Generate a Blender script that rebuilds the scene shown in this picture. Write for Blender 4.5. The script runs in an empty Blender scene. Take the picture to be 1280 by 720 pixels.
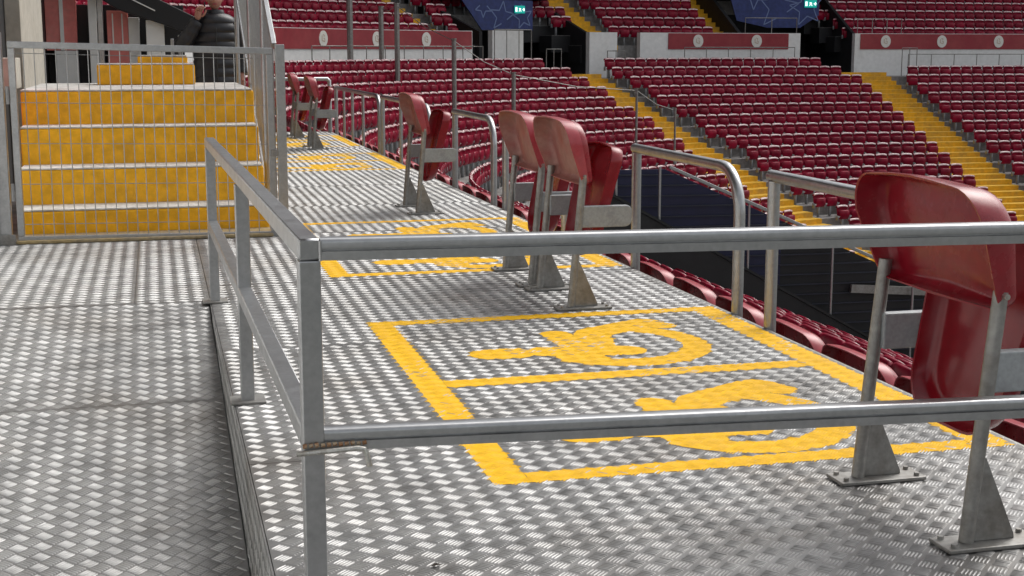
import bpy, math, random
import numpy as np
from mathutils import Vector, Matrix
random.seed(7); rng = np.random.default_rng(7)
S = bpy.context.scene
COL = S.collection
rad = math.radians

# ------------------------------------------------------------------ camera, sky, sun, exposure
DK = -1.1                      # deck level; the camera's height is z = 0
cam_d = bpy.data.cameras.new('camera'); cam = bpy.data.objects.new('camera', cam_d); COL.objects.link(cam)
cam_d.sensor_width = 36; cam_d.lens = 36*1750/1280; cam_d.clip_start = 0.05; cam_d.clip_end = 2000
cam.location = (0, 0, 0); cam.rotation_euler = (rad(90-9.632), 0, rad(-14.2258))
S.camera = cam
SUN_AZ, SUN_EL = 58.0, 50.0     # azimuth clockwise from +Y (towards +X, the open pitch), elevation
w = bpy.data.worlds.new('World'); S.world = w; w.use_nodes = True
nt = w.node_tree; bg = nt.nodes['Background']
sky = nt.nodes.new('ShaderNodeTexSky'); sky.sky_type = 'NISHITA'; sky.sun_disc = False
sky.sun_elevation = rad(SUN_EL); sky.sun_rotation = rad(SUN_AZ); sky.dust_density = 4.0; sky.air_density = 1.2; sky.ozone_density = 1.0
hs = nt.nodes.new('ShaderNodeHueSaturation'); hs.inputs['Saturation'].default_value = 0.22
nt.links.new(sky.outputs[0], hs.inputs['Color']); nt.links.new(hs.outputs[0], bg.inputs['Color'])
bg.inputs['Strength'].default_value = 0.13
sd = bpy.data.lights.new('sun', 'SUN'); sun = bpy.data.objects.new('sun', sd); COL.objects.link(sun)
sd.energy = 0.85; sd.angle = rad(45); sd.color = (1.0, 0.96, 0.9)
d = Vector((math.sin(rad(SUN_AZ))*math.cos(rad(SUN_EL)), math.cos(rad(SUN_AZ))*math.cos(rad(SUN_EL)), math.sin(rad(SUN_EL))))
sun.rotation_euler = d.to_track_quat('Z', 'Y').to_euler(); sun.location = (20, 20, 30)
S.view_settings.view_transform = 'Standard'; S.view_settings.look = 'None'; S.view_settings.gamma = 1
S.view_settings.exposure = 0.5

# ------------------------------------------------------------------ materials
def mat(name, col, rough=0.5, metal=0.0, var=0.0, scale=8.0, col2=None, mixlo=0.45, mixhi=0.7, bump=0.0, bscale=60.0, rvar=0.0, spec=0.5, coat=0.0, emit=None, estr=0.0, world=False):
    m = bpy.data.materials.new(name); m.use_nodes = True
    t = m.node_tree; b = t.nodes['Principled BSDF']; L = t.links.new
    b.inputs['Roughness'].default_value = rough; b.inputs['Metallic'].default_value = metal
    b.inputs['Specular IOR Level'].default_value = spec; b.inputs['Coat Weight'].default_value = coat
    c = (*col, 1)
    b.inputs['Base Color'].default_value = c
    if emit: b.inputs['Emission Color'].default_value = (*emit, 1); b.inputs['Emission Strength'].default_value = estr
    if var or col2 or bump or rvar:
        if world:
            g = t.nodes.new('ShaderNodeNewGeometry'); vec = g.outputs['Position']
        else:
            g = t.nodes.new('ShaderNodeTexCoord'); vec = g.outputs['Object']
        n = t.nodes.new('ShaderNodeTexNoise'); n.inputs['Scale'].default_value = scale; n.inputs['Detail'].default_value = 6; n.inputs['Roughness'].default_value = 0.65
        L(vec, n.inputs['Vector'])
        r = t.nodes.new('ShaderNodeMapRange'); r.inputs[1].default_value = mixlo; r.inputs[2].default_value = mixhi
        L(n.outputs['Fac'], r.inputs[0])
        mx = t.nodes.new('ShaderNodeMix'); mx.data_type = 'RGBA'
        c2 = col2 if col2 else tuple(max(0, x*(1-var)) for x in col)
        mx.inputs[6].default_value = c; mx.inputs[7].default_value = (*c2, 1)
        L(r.outputs[0], mx.inputs[0])
        out = mx.outputs[2]
        if var and col2:
            n2 = t.nodes.new('ShaderNodeTexNoise'); n2.inputs['Scale'].default_value = scale*5.3; n2.inputs['Detail'].default_value = 4; L(vec, n2.inputs['Vector'])
            r2 = t.nodes.new('ShaderNodeMapRange'); r2.inputs[1].default_value = .3; r2.inputs[2].default_value = .7; r2.inputs[3].default_value = 1-var; r2.inputs[4].default_value = 1+var*.4; L(n2.outputs['Fac'], r2.inputs[0])
            vm = t.nodes.new('ShaderNodeVectorMath'); vm.operation = 'SCALE'; L(out, vm.inputs[0]); L(r2.outputs[0], vm.inputs['Scale']); out = vm.outputs[0]
        L(out, b.inputs['Base Color'])
        if rvar:
            r3 = t.nodes.new('ShaderNodeMapRange'); r3.inputs[1].default_value = .3; r3.inputs[2].default_value = .7; r3.inputs[3].default_value = rough-rvar; r3.inputs[4].default_value = rough+rvar
            L(n.outputs['Fac'], r3.inputs[0]); L(r3.outputs[0], b.inputs['Roughness'])
        if bump:
            n3 = t.nodes.new('ShaderNodeTexNoise'); n3.inputs['Scale'].default_value = bscale; n3.inputs['Detail'].default_value = 5; L(vec, n3.inputs['Vector'])
            bp = t.nodes.new('ShaderNodeBump'); bp.inputs['Strength'].default_value = bump; bp.inputs['Distance'].default_value = 0.01
            L(n3.outputs['Fac'], bp.inputs['Height']); L(bp.outputs[0], b.inputs['Normal'])
    return m

M = {}
M['plate'] = mat('aluminium_plate', (.235,.232,.228), .46, .5, var=.35, scale=1.7, col2=(.15,.135,.118), mixlo=.45, mixhi=.72, rvar=.10, world=True)
M['bars'] = mat('aluminium_tread', (.40,.40,.395), .46, .65, var=.35, scale=1.7, col2=(.28,.265,.245), mixlo=.45, mixhi=.8, world=True)
M['yellow'] = mat('yellow_deck_paint', (.88,.49,.003), .7, 0, spec=.2, var=.15, scale=9, col2=(.66,.36,.03), mixlo=.5, mixhi=.8, world=True)
M['yellow_bar'] = mat('yellow_deck_paint_raised', (.88,.50,.01), .6, 0, spec=.3, var=.18, scale=26, col2=(.72,.50,.22), mixlo=.6, mixhi=.8, world=True)
M['galv'] = mat('galvanised_steel', (.45,.455,.46), .34, .9, var=.10, scale=14, col2=(.38,.385,.39), mixlo=.4, mixhi=.65, rvar=.06)
M['steel_dull'] = mat('weathered_steel', (.34,.335,.32), .5, .7, var=.2, scale=11, col2=(.24,.225,.205), mixlo=.42, mixhi=.7, bump=.05, bscale=120)
M['rust'] = mat('rusty_steel', (.30,.15,.07), .75, .2, var=.4, scale=55, col2=(.42,.36,.26), mixlo=.45, mixhi=.6)
M['pin'] = mat('pin_steel', (.55,.54,.50), .4, .8, var=.3, scale=40, col2=(.35,.3,.24))
M['redshell'] = mat('red_plastic_dusty', (.26,.009,.020), .26, 0, var=.12, scale=5, col2=(.30,.055,.055), mixlo=.45, mixhi=.85, rvar=.08, bump=.03, bscale=200)
M['redfade'] = mat('red_plastic_sunfaded', (.34,.065,.06), .42, 0, var=.15, scale=6, col2=(.44,.25,.21), mixlo=.35, mixhi=.65, rvar=.08)
M['rimpink'] = mat('faded_rim_highlight', (.42,.075,.09), .3, 0, var=.15, scale=6, col2=(.36,.03,.045))  # pinkish highlight painted on the shell rims, along with some sun fading
M['redpan'] = mat('red_plastic_pan', (.23,.007,.014), .22, 0, var=.1, scale=5, col2=(.27,.03,.035), mixlo=.5, mixhi=.85, rvar=.06)
M['farseat'] = mat('maroon_seat_plastic', (.29,.005,.030), .36, 0, var=.4, scale=.9, col2=(.18,.003,.018), world=True, spec=.25)
M['seatrim'] = mat('seat_rim_highlight', (.88,.68,.67), .25, 0, var=.3, scale=2.3, col2=(.48,.16,.19), world=True, spec=.8)  # glossy highlight along the far seat tops, painted in as a near-white colour
M['greyplastic'] = mat('grey_bracket_plastic', (.36,.38,.39), .5, .1, var=.15, scale=18, col2=(.28,.29,.30))
M['concrete'] = mat('terrace_concrete', (.30,.29,.28), .9, 0, var=.3, scale=1.3, col2=(.19,.18,.17), bump=.15)
M['whitewall'] = mat('painted_white_wall', (.84,.84,.82), .7, 0, var=.08, scale=1.1, col2=(.68,.68,.65), mixlo=.5, mixhi=.8)
M['beige'] = mat('beige_column_paint', (.46,.43,.37), .7, 0, var=.15, scale=3, col2=(.38,.35,.29))
M['stepyellow'] = mat('yellow_step_paint', (.88,.44,.003), .62, 0, var=.22, scale=2.6, col2=(.70,.36,.03), mixlo=.58, mixhi=.9, bump=.25, bscale=45)
M['steptop'] = mat('step_tread_concrete', (.62,.61,.58), .8, 0, var=.25, scale=5, col2=(.45,.43,.39), bump=.1)
M['aisle'] = mat('yellow_aisle_paint', (.78,.46,.03), .7, 0, var=.2, scale=1.1, col2=(.62,.42,.12), mixlo=.5, mixhi=.8, world=True)
M['aislefront'] = mat('yellow_aisle_riser', (.80,.43,.012), .7, 0, var=.2, scale=1.4, col2=(.5,.3,.06), mixlo=.45, mixhi=.7, world=True)
M['banner'] = mat('red_banner_vinyl', (.30,.022,.035), .5, 0, var=.12, scale=.9, col2=(.36,.05,.055), mixlo=.4, mixhi=.7)
M['emblem'] = mat('emblem_white', (.78,.76,.70), .5)
M['emblem_mark'] = mat('emblem_mark', (.58,.46,.36), .5)
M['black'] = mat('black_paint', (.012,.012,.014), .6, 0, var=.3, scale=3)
M['blackmetal'] = mat('black_metal', (.022,.024,.025), .45, .2, var=.3, scale=3)
M['navy'] = mat('navy_panel', (.012,.014,.055), .5, 0, var=.3, scale=2)
M['slat'] = mat('slat_metal', (.035,.038,.055), .4, .3)
M['blue'] = mat('blue_banner', (.022,.040,.17), .5, 0, var=.3, scale=1.2, col2=(.035,.055,.22))
M['blueline'] = mat('banner_star_line', (.16,.22,.42), .5)
M['exitgreen'] = mat('exit_sign_green', (.0,.25,.2), .5, emit=(.0,.30,.25), estr=.7)
M['exitwhite'] = mat('exit_sign_white', (.8,.85,.85), .5, emit=(.75,.95,.92), estr=.9)
M['redpanel'] = mat('red_wall_panel', (.74,.20,.18), .5, 0, var=.12, scale=3, col2=(.68,.26,.23))
M['magenta'] = mat('crimson_panel', (.42,.02,.07), .5, 0, var=.2, scale=3)
M['greenbits'] = mat('green_paint', (.02,.25,.17), .5)
M['jacket'] = mat('black_quilted_nylon', (.022,.022,.026), .42, 0, var=.4, scale=9, bump=.2, bscale=30)
M['trousers'] = mat('black_trousers', (.018,.018,.022), .8, 0, var=.3, scale=9)
M['skin'] = mat('skin', (.46,.23,.17), .5, 0, var=.15, scale=14, col2=(.38,.16,.12))
M['hair'] = mat('dark_hair', (.03,.022,.018), .6)
M['dark'] = mat('dark_shoe', (.02,.02,.02), .5)
M['phone'] = mat('phone_black', (.015,.015,.017), .2)
M['grass'] = mat('ground_grey', (.10,.105,.09), .9, 0, var=.3, scale=.3)
M['leaf'] = mat('dry_leaf', (.035,.025,.018), .8)
M['sill'] = mat('worn_sill', (.36,.27,.13), .85, 0, var=.3, scale=7, col2=(.25,.22,.17))

# ------------------------------------------------------------------ mesh helpers
def wloc(p):
    v = Vector((0,0,0))
    while p is not None: v += p.location; p = p.parent
    return v
class MB:
    def __init__(s): s.V=[]; s.F=[]; s.K=[]
    def add(s, V, F, k=0):
        o = len(s.V); s.V += [tuple(v) for v in V]; s.F += [tuple(i+o for i in f) for f in F]; s.K += [k]*len(F); return s
    def box(s, lo, hi, k=0):
        x0,y0,z0 = lo; x1,y1,z1 = hi
        return s.add([(x0,y0,z0),(x1,y0,z0),(x1,y1,z0),(x0,y1,z0),(x0,y0,z1),(x1,y0,z1),(x1,y1,z1),(x0,y1,z1)],
                     [(3,2,1,0),(4,5,6,7),(0,1,5,4),(1,2,6,5),(2,3,7,6),(3,0,4,7)], k)
    def beam(s, p, q, w, h, up=(0,0,1), k=0):
        p=Vector(p); q=Vector(q); a=(q-p).normalized(); r=a.cross(Vector(up)).normalized(); u=r.cross(a)
        V=[]
        for c in (p,q):
            for i,j in ((-1,-1),(1,-1),(1,1),(-1,1)): V.append(c+r*(i*w/2)+u*(j*h/2))
        return s.add(V,[(0,1,2,3)[::-1],(4,5,6,7),(0,1,5,4),(1,2,6,5),(2,3,7,6),(3,0,4,7)],k)
    def sweep(s, p, q, prof, up=(0,0,1), k=0):
        p=Vector(p); q=Vector(q); a=(q-p).normalized(); r=a.cross(Vector(up)).normalized(); u=r.cross(a); n=len(prof)
        V=[c+r*x+u*y for c in (p,q) for x,y in prof]
        return s.add(V,[tuple(range(n))[::-1],tuple(range(n,2*n))]+[(i,(i+1)%n,(i+1)%n+n,i+n) for i in range(n)],k)
    def tube(s, P, r, n=10, k=0, cap=True):
        P=[Vector(p) for p in P]; R=r if isinstance(r,(list,tuple)) else [r]*len(P)
        V=[]; ref=None
        for i,p in enumerate(P):
            t=((P[i+1]-p) if i==0 else (p-P[i-1]) if i==len(P)-1 else (P[i+1]-p).normalized()+(p-P[i-1]).normalized()).normalized()
            if ref is None: ref = Vector((0,0,1)) if abs(t.z)<.9 else Vector((1,0,0))
            a=t.cross(ref).normalized(); ref=a.cross(t); 
            for j in range(n):
                g=2*math.pi*j/n; V.append(p+(a*math.cos(g)+ref*math.sin(g))*R[i])
        F=[(i*n+j,i*n+(j+1)%n,(i+1)*n+(j+1)%n,(i+1)*n+j) for i in range(len(P)-1) for j in range(n)]
        if cap: F += [tuple(range(n))[::-1], tuple(range((len(P)-1)*n,len(P)*n))]
        return s.add(V,F,k)
    def prism(s, poly, vec, k=0):
        n=len(poly); P=[Vector(p) for p in poly]; v=Vector(vec)
        return s.add(P+[p+v for p in P],[tuple(range(n)),tuple(range(n,2*n))[::-1]]+[(i+n,(i+1)%n+n,(i+1)%n,i) for i in range(n)],k)
    def obj(s, name, mats, parent=None, smooth=False, bevel=0, kind=None, fixn=False):
        me=bpy.data.meshes.new(name); o0=wloc(parent)
        me.from_pydata([(x-o0.x,y-o0.y,z-o0.z) for x,y,z in s.V],[],s.F)
        if not isinstance(mats,(list,tuple)): mats=[mats]
        for m in mats: me.materials.append(M[m])
        if len(mats)>1: me.polygons.foreach_set('material_index', s.K)
        if fixn:
            import bmesh
            b=bmesh.new(); b.from_mesh(me); bmesh.ops.recalc_face_normals(b,faces=b.faces); b.to_mesh(me); b.free()
        if smooth: 
            me.polygons.foreach_set('use_smooth',[True]*len(me.polygons))
            try: me.set_sharp_from_angle(angle=rad(42))
            except Exception: pass
        me.update()
        return link(name, me, parent, bevel, kind)
def link(name, me, parent=None, bevel=0, kind=None):
    o=bpy.data.objects.new(name,me); COL.objects.link(o); o.parent=parent
    if bevel:
        b=o.modifiers.new('bevel','BEVEL'); b.width=bevel; b.segments=2; b.limit_method='ANGLE'; b.harden_normals=False
    if kind: o['kind']=kind
    return o
def tag(o, label, cat, group=None):
    o['label']=label; o['category']=cat
    if group: o['group']=group
    return o
def thing(name, loc, label=None, cat=None, group=None, rz=0):
    o=bpy.data.objects.new(name,None); COL.objects.link(o); o.location=loc; o.rotation_euler=(0,0,rz); o.empty_display_size=.1
    if label: tag(o,label,cat,group)
    return o
def copy_tree(o, parent=None):
    c=o.copy(); COL.objects.link(c); c.parent=parent
    for ch in list(o.children): copy_tree(ch,c)
    return c
def npmesh(name, V, F, mats, K=None, smooth=False):
    """V (n,3), F list of arrays (m,3)/(m,4)"""
    me=bpy.data.meshes.new(name)
    V=np.asarray(V,np.float32); me.vertices.add(len(V)); me.vertices.foreach_set('co',V.ravel())
    tot=sum(f.size for f in F); me.loops.add(tot); me.loops.foreach_set('vertex_index',np.concatenate([f.ravel() for f in F]).astype(np.int32))
    ls=[];o=0
    for f in F:
        k=f.shape[1]; ls.append(o+np.arange(len(f))*k); o+=f.size
    me.polygons.add(sum(len(f) for f in F)); me.polygons.foreach_set('loop_start',np.concatenate(ls).astype(np.int32))
    for m in mats: me.materials.append(M[m])
    if K is not None: me.polygons.foreach_set('material_index',np.asarray(K,np.int32))
    if smooth: me.polygons.foreach_set('use_smooth',np.ones(len(me.polygons),bool))
    me.update(calc_edges=True); me.validate()
    return me

# ------------------------------------------------------------------ the bowl: top row = straight own side, corner arc, straight end
R0=25.0; CX,CY=25.1,28.8; ROWD=.85; RISE=.335; Z0=-.28
def bpt(sv, off, z):
    if sv>=0: return Vector((CX+sv, CY+R0+off, z))
    th=-sv/R0
    if th<=math.pi/2: return Vector((CX-(R0+off)*math.sin(th), CY+(R0+off)*math.cos(th), z))
    return Vector((CX-(R0+off), CY-(th-math.pi/2)*R0, z))
def bth(sv): return 0 if sv>=0 else min(-sv/R0, math.pi/2)
def srange(s0, s1, step=1.2):
    pts=[s0]; n=max(1,int(math.ceil((s1-s0)/step)))
    return [s0+(s1-s0)*i/n for i in range(n+1)]
def arcwall(mb, s0, s1, o0, o1, z0, z1, k=0, step=1.2):
    ss=srange(s0,s1,step); V=[]
    for sv in ss: V += [bpt(sv,o0,z0),bpt(sv,o1,z0),bpt(sv,o1,z1),bpt(sv,o0,z1)]
    F=[]
    for i in range(len(ss)-1):
        a=i*4; b=a+4
        F += [(a,b,b+3,a+3),(a+3,b+3,b+2,a+2),(a+1,a+2,b+2,b+1),(a,a+1,b+1,b)]
    n=(len(ss)-1)*4
    F += [(0,3,2,1),(n,n+1,n+2,n+3)]
    mb.add(V,F,k)

# ================================================================== SETTING
g=MB(); g.box((-400,-400,-12.4),(500,600,-12.0)); g.obj('ground','grass',kind='structure')

# terraces under the seats
SEND=-(math.pi/2*R0)
t=MB()
for n in range(0,26):
    fl=Z0-.80-RISE*n; off=-ROWD*n
    s0 = SEND-(CY-19.6) if n<3 else SEND-(CY+6)
    arcwall(t, s0, 34, off+.42, off-.43, fl-RISE-.25, fl)
terr=t.obj('lower_terrace','concrete',kind='structure')
t=MB(); arcwall(t, -33, 34, 1.8, .425, -1.6, Z0-.80-.003); t.obj('walkway','concrete',kind='structure')
REC1=(-12.5,-7.7); REC2=(-.9,4.25)
t=MB()
UZ0=1.0; UR=.40; UO=2.75
def upper_cut(n, sv):
    if n<=2 and REC1[0] <= sv <= (-7.75,-8.5,-9.3)[n]: return True
    if n<=4 and REC2[0]-.15*n <= sv <= 4.3-.33*n: return True
    return False
for n in range(0,9):
    fl=UZ0-.80+UR*n; off=UO+ROWD*n
    segs=[(-33,34)]
    cuts=[]
    if n<=2: cuts.append((REC1[0],(-7.75,-8.5,-9.3)[n]))
    if n<=4: cuts.append((REC2[0]-.15*n,4.3-.33*n))
    a=-33
    for c0,c1 in cuts:
        arcwall(t,a,c0,off-.43,off+.42,fl-.6,fl); a=c1
    arcwall(t,a,34,off-.43,off+.42,fl-.6,fl)
t.obj('upper_terrace','concrete',kind='structure')

# the rest of the bowl above the picture: raked upper stand, rear wall and roof ring that shade the seats
def ring_strip(mb, pairs, s0=-78, s1=70, thick=.3):
    (o0,z0),(o1,z1)=pairs; ss=srange(s0,s1,3.0); V=[]
    for sv in ss: V+=[bpt(sv,o0,z0),bpt(sv,o1,z1),bpt(sv,o1,z1+thick),bpt(sv,o0,z0+thick)]
    F=[]
    for i in range(len(ss)-1):
        a=i*4;b=a+4; F+=[(a,a+1,b+1,b),(a+1,a+2,b+2,b+1),(a+2,a+3,b+3,b+2),(a+3,a,b,b+3)]
    n=(len(ss)-1)*4; F+=[(0,3,2,1),(n,n+1,n+2,n+3)]; mb.add(V,F)
t=MB(); ring_strip(t,((9.6,3.6),(26,13.5))); t.obj('upper_bowl','farseat',kind='structure',fixn=True)
t=MB(); ring_strip(t,((26.3,4),(26.9,21)),thick=.4); t.obj('rear_wall','concrete',kind='structure',fixn=True)
t=MB(); ring_strip(t,((1.5,18.0),(27,21.5)),thick=.4); t.obj('stadium_roof','steel_dull',kind='structure',fixn=True)

# ------------------------------------------------------------------ chequer plate: raised bars in crossed groups of five
PIT=.0645
def bar_template(L,Wd,H,ft):
    V=np.array([(-L,0,0),(-L*.74,-Wd,0),(L*.74,-Wd,0),(L,0,0),(L*.74,Wd,0),(-L*.74,Wd,0),(-L*.72,-Wd*ft,H),(L*.72,-Wd*ft,H),(L*.72,Wd*ft,H),(-L*.72,Wd*ft,H)])
    F3=np.array([(0,1,6),(0,6,9),(0,9,5),(2,3,7),(3,8,7),(3,4,8)]); F4=np.array([(6,7,8,9),(1,2,7,6),(4,5,9,8)])
    return V,F3,F4
BT_DECK=bar_template(.0185,.0025,.0020,.40); BT_RAMP=bar_template(.0205,.0038,.0019,.55)
def group_bars(sp):
    """centres and angles of the five bars of one group, both orientations"""
    out=[]
    for ang in (math.pi/4,-math.pi/4):
        c,s_=math.cos(ang),math.sin(ang)
        out.append([((-s_)*d,(c)*d,ang) for d in (-2*sp,-sp,0,sp,2*sp)])
    return out
GB_DECK=group_bars(.0083); GB_RAMP=group_bars(.0090)
def bars_on(x0,x1,y0,y1,phase=(0,0),GB=GB_DECK):
    """2-D bar list (x,y,angle) covering a rectangle"""
    xs=np.arange(x0-phase[0]*PIT-PIT,x1+PIT,PIT); ys=np.arange(y0-phase[1]*PIT-PIT,y1+PIT,PIT)
    out=[]
    for k in (0,1):
        X,Y=np.meshgrid(xs+.5*PIT*k,ys+.5*PIT*k); X=X.ravel();Y=Y.ravel()
        for dx,dy,a in GB[k]:
            out.append(np.stack([X+dx,Y+dy,np.full(X.shape,a)],1))
    B=np.concatenate(out); e=.0135
    B=B[(B[:,0]>x0+e)&(B[:,0]<x1-e)&(B[:,1]>y0+e)&(B[:,1]<y1-e)]
    return B
def bars_geo(B,BT=BT_DECK):
    V0,F3,F4=BT; n=len(B); nb=len(V0)
    c=np.cos(B[:,2])[:,None]; s_=np.sin(B[:,2])[:,None]
    X=V0[None,:,0]*c-V0[None,:,1]*s_+B[:,0:1]; Y=V0[None,:,0]*s_+V0[None,:,1]*c+B[:,1:2]
    Z=np.repeat(V0[None,:,2],n,0)*(1+.12*rng.standard_normal((n,1)))
    V=np.stack([X,Y,Z],2).reshape(-1,3); o=(np.arange(n)*nb)[:,None,None]
    return V,(F3[None]+o).reshape(-1,3),(F4[None]+o).reshape(-1,4)
def plate(parent, x0,x1,y0,y1, frame=None, thick=.006, phase=(0,0), paint=None, barmat='bars', BT=BT_DECK, GB=GB_DECK):
    """frame maps plate coordinates (x,y,height) to world"""
    f=frame or (lambda P: P+np.array([0,0,DK]))
    gp=.0015
    c=np.array([(x,y,z) for z in (-thick,0) for x,y in ((x0+gp,y0+gp),(x1-gp,y0+gp),(x1-gp,y1-gp),(x0+gp,y1-gp))],float)
    mb=MB(); mb.add(f(c),[(3,2,1,0),(4,5,6,7),(0,1,5,4),(1,2,6,5),(2,3,7,6),(3,0,4,7)])
    pl=mb.obj('tread_plate','plate',parent)
    B=bars_on(x0,x1,y0,y1,phase,GB)
    if paint is not None and len(B):
        B=B[~paint(B[:,0],B[:,1])]
    V,F3,F4=bars_geo(B,BT); V=f(V)-np.array(wloc(pl))
    me=npmesh('tread_bars',V,[F3,F4],[barmat])
    link('tread_bars',me,pl,kind='stuff')
    return pl

# ------------------------------------------------------------------ painted bays: lines and wheelchair symbols
LINES=[]   # (x0,x1,y0,y1)
SYMS=[]    # y offset relative to the symbol drawn at y 4.45..5.55
def bay(y0,ym,y1,xl=.805):
    LINES.extend([(xl,xl+.098,y0,y1),(2.205,2.318,y0,y1)])
    for a,b in ((y0,y0+.085),(ym-.05,ym+.05),(y1-.085,y1)): LINES.append((xl+.100,2.203,a,b))
bay(3.36,4.47,5.60); bay(6.80,7.92,9.02); bay(13.0,14.1,15.2); bay(16.3,17.4,18.5)
SYMS=[0,-1.12,3.42,2.33,8.5,9.65,11.82,12.9]
def capsule(X,Y,a,b,r):
    ax,ay=a; bx,by=b; dx,dy=bx-ax,by-ay; tt=np.clip(((X-ax)*dx+(Y-ay)*dy)/(dx*dx+dy*dy),0,1)
    return (X-ax-tt*dx)**2+(Y-ay-tt*dy)**2<r*r
def sym_mask(X,Y):
    """X along the bay, Y across; drawn at y 4.5..5.45"""
    m=capsule(X,Y,(1.165,4.885),(1.24,4.885),.085)
    m|=capsule(X,Y,(1.37,4.885),(1.66,4.835),.080)
    m|=capsule(X,Y,(1.49,5.19),(1.50,4.95),.060)
    m|=capsule(X,Y,(1.575,4.93),(1.63,5.15),.074)
    m|=capsule(X,Y,(1.655,5.185),(1.905,5.325),.080)
    m|=capsule(X,Y,(1.905,5.325),(1.955,5.25),.060)
    cx,cy=1.665,4.94; ex=(X-cx)/.350; ey=(Y-cy)/.368; ix=(X-cx)/.246; iy=(Y-cy)/.250
    an=np.degrees(np.arctan2(ey,ex))
    m|=(ex*ex+ey*ey<1)&(ix*ix+iy*iy>1)&(an>-142)&(an<60)
    m|=(ex*ex+ey*ey<1)&(X<1.56)&(X>1.38)&(Y<4.86)&(Y>4.62)
    return m
def paint_mask(X,Y):
    m=np.zeros(X.shape,bool)
    for x0,x1,y0,y1 in LINES: m|=(X>x0)&(X<x1)&(Y>y0)&(Y<y1)
    for dy in SYMS: m|=sym_mask(X,Y-dy)
    return m
PH=.001
def paint_obj(name, parent, strips, mask, x0,x1,y0,y1, plates):
    """flat sheet from strips plus the raised bars it covers"""
    V=[];F=[]
    for a,b,c,e in strips:
        o=len(V); V+=[(a,c,PH),(b,c,PH),(b,e,PH),(a,e,PH)]; F.append((o,o+1,o+2,o+3))
    V=np.array(V,float); F=np.array(F)
    Bs=[]
    for (px0,px1,py0,py1,ph) in plates:
        if px1<x0-.1 or px0>x1+.1 or py1<y0-.1 or py0>y1+.1: continue
        B=bars_on(px0,px1,py0,py1,ph); B=B[mask(B[:,0],B[:,1])]; Bs.append(B)
    B=np.concatenate(Bs) if Bs else np.zeros((0,3))
    BV,F3,F4=bars_geo(B); BV=BV.copy(); BV[:,2]=BV[:,2]*.55+.0006
    wear=np.sin(B[:,0]*7.1+B[:,1]*3.3)+np.sin(B[:,0]*-4.7+B[:,1]*9.2)+.9*rng.standard_normal(len(B)); wk=np.where(wear>2.05,2,1)
    n=len(V)
    me=npmesh(name,np.concatenate([V,BV])+np.array([0,0,DK])-np.array(wloc(parent)),[F,F3+n,F4+n],['yellow','yellow_bar','bars'],K=np.concatenate([np.zeros(len(F)),np.repeat(wk,len(F3)//max(1,len(B))),np.repeat(wk,len(F4)//max(1,len(B)))]))
    return link(name,me,parent)

XL,XR=.207,2.335
pf=MB()     # platform body: edge beams and understructure
pf.box((XL+.004,.7,DK-.16),(XR-.004,8.52,DK-.0075)); pf.box((.70,8.524,DK-.16),(XR-.004,19.2,DK-.0075)); pf.box((-.98,6.285,DK-.16),(XL,8.52,DK-.0075))
pf.box((XR+.0,.7,DK-.13),(XR+.012,19.2,DK-.002))
platform=pf.obj('platform','steel_dull',kind='structure')
PLATES=[]
ys=[.7,2.1,3.6,5.1,6.6,8.1,8.52]
yy=[.7,2.2,3.7,5.2,6.7,8.52]
for a,b in zip(yy[:-1],yy[1:]): PLATES.append((XL,XR,a,b,(random.random(),random.random())))
yy=[8.52,10.02,11.52,13.02,14.52,16.02,17.52,19.2]
for a,b in zip(yy[:-1],yy[1:]): PLATES.append((.70,XR,a,b,(random.random(),random.random())))
for p in PLATES: plate(platform,*p[:4],phase=p[4],paint=paint_mask)
plate(platform,-.98,-.12,6.285,8.52,phase=(.3,.1)); plate(platform,-.12,XL,6.285,8.52,phase=(.7,.6))
for L_ in LINES:
    x0,x1,y0,y1=L_
    paint_obj('bay_line',platform,[L_],lambda X,Y:(X>x0)&(X<x1)&(Y>y0)&(Y<y1),x0,x1,y0,y1,PLATES)
def sym_strips(dy, step=.004):
    out=[]; xs=np.arange(1.05,2.08,.002)
    for y in np.arange(4.5,5.46,step):
        m=sym_mask(xs,np.full(xs.shape,y+step/2)); e=np.flatnonzero(np.diff(np.concatenate([[0],m.astype(int),[0]])))
        for i in range(0,len(e),2): out.append((xs[e[i]],xs[min(e[i+1],len(xs)-1)],y+dy,y+dy+step))
    return out
for dy in SYMS:
    paint_obj('wheelchair_symbol',platform,sym_strips(dy),lambda X,Y:sym_mask(X,Y-dy),1.05,2.08,4.5+dy,5.46+dy,PLATES)

# faint overspray of old paint left of the bays is in the plate's wear; next: ramp
SL=.115; YR=6.283
def ramp_frame(P):
    P=np.asarray(P,float); c=1/math.sqrt(1+SL*SL); d_=YR-P[:,1]
    return np.stack([P[:,0],P[:,1]-P[:,2]*SL*c,DK-SL*d_+P[:,2]*c],1)
rb=MB(); rb.prism([(-.98,YR,DK-.02),(-.98,-2.5,DK-.02-SL*(YR+2.5)),(-.98,-2.5,-2.6),(-.98,YR,-2.6)],(1.18,0,0))
ramp=rb.obj('ramp','steel_dull',kind='structure',fixn=True)
yy=[YR,5.03,3.55,2.05,.55,-1.0]
for b,a in zip(yy[:-1],yy[1:]): plate(ramp,-.98,XL-.008,a,b,frame=ramp_frame,phase=(random.random(),random.random()),BT=BT_RAMP,GB=GB_RAMP)
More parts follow.
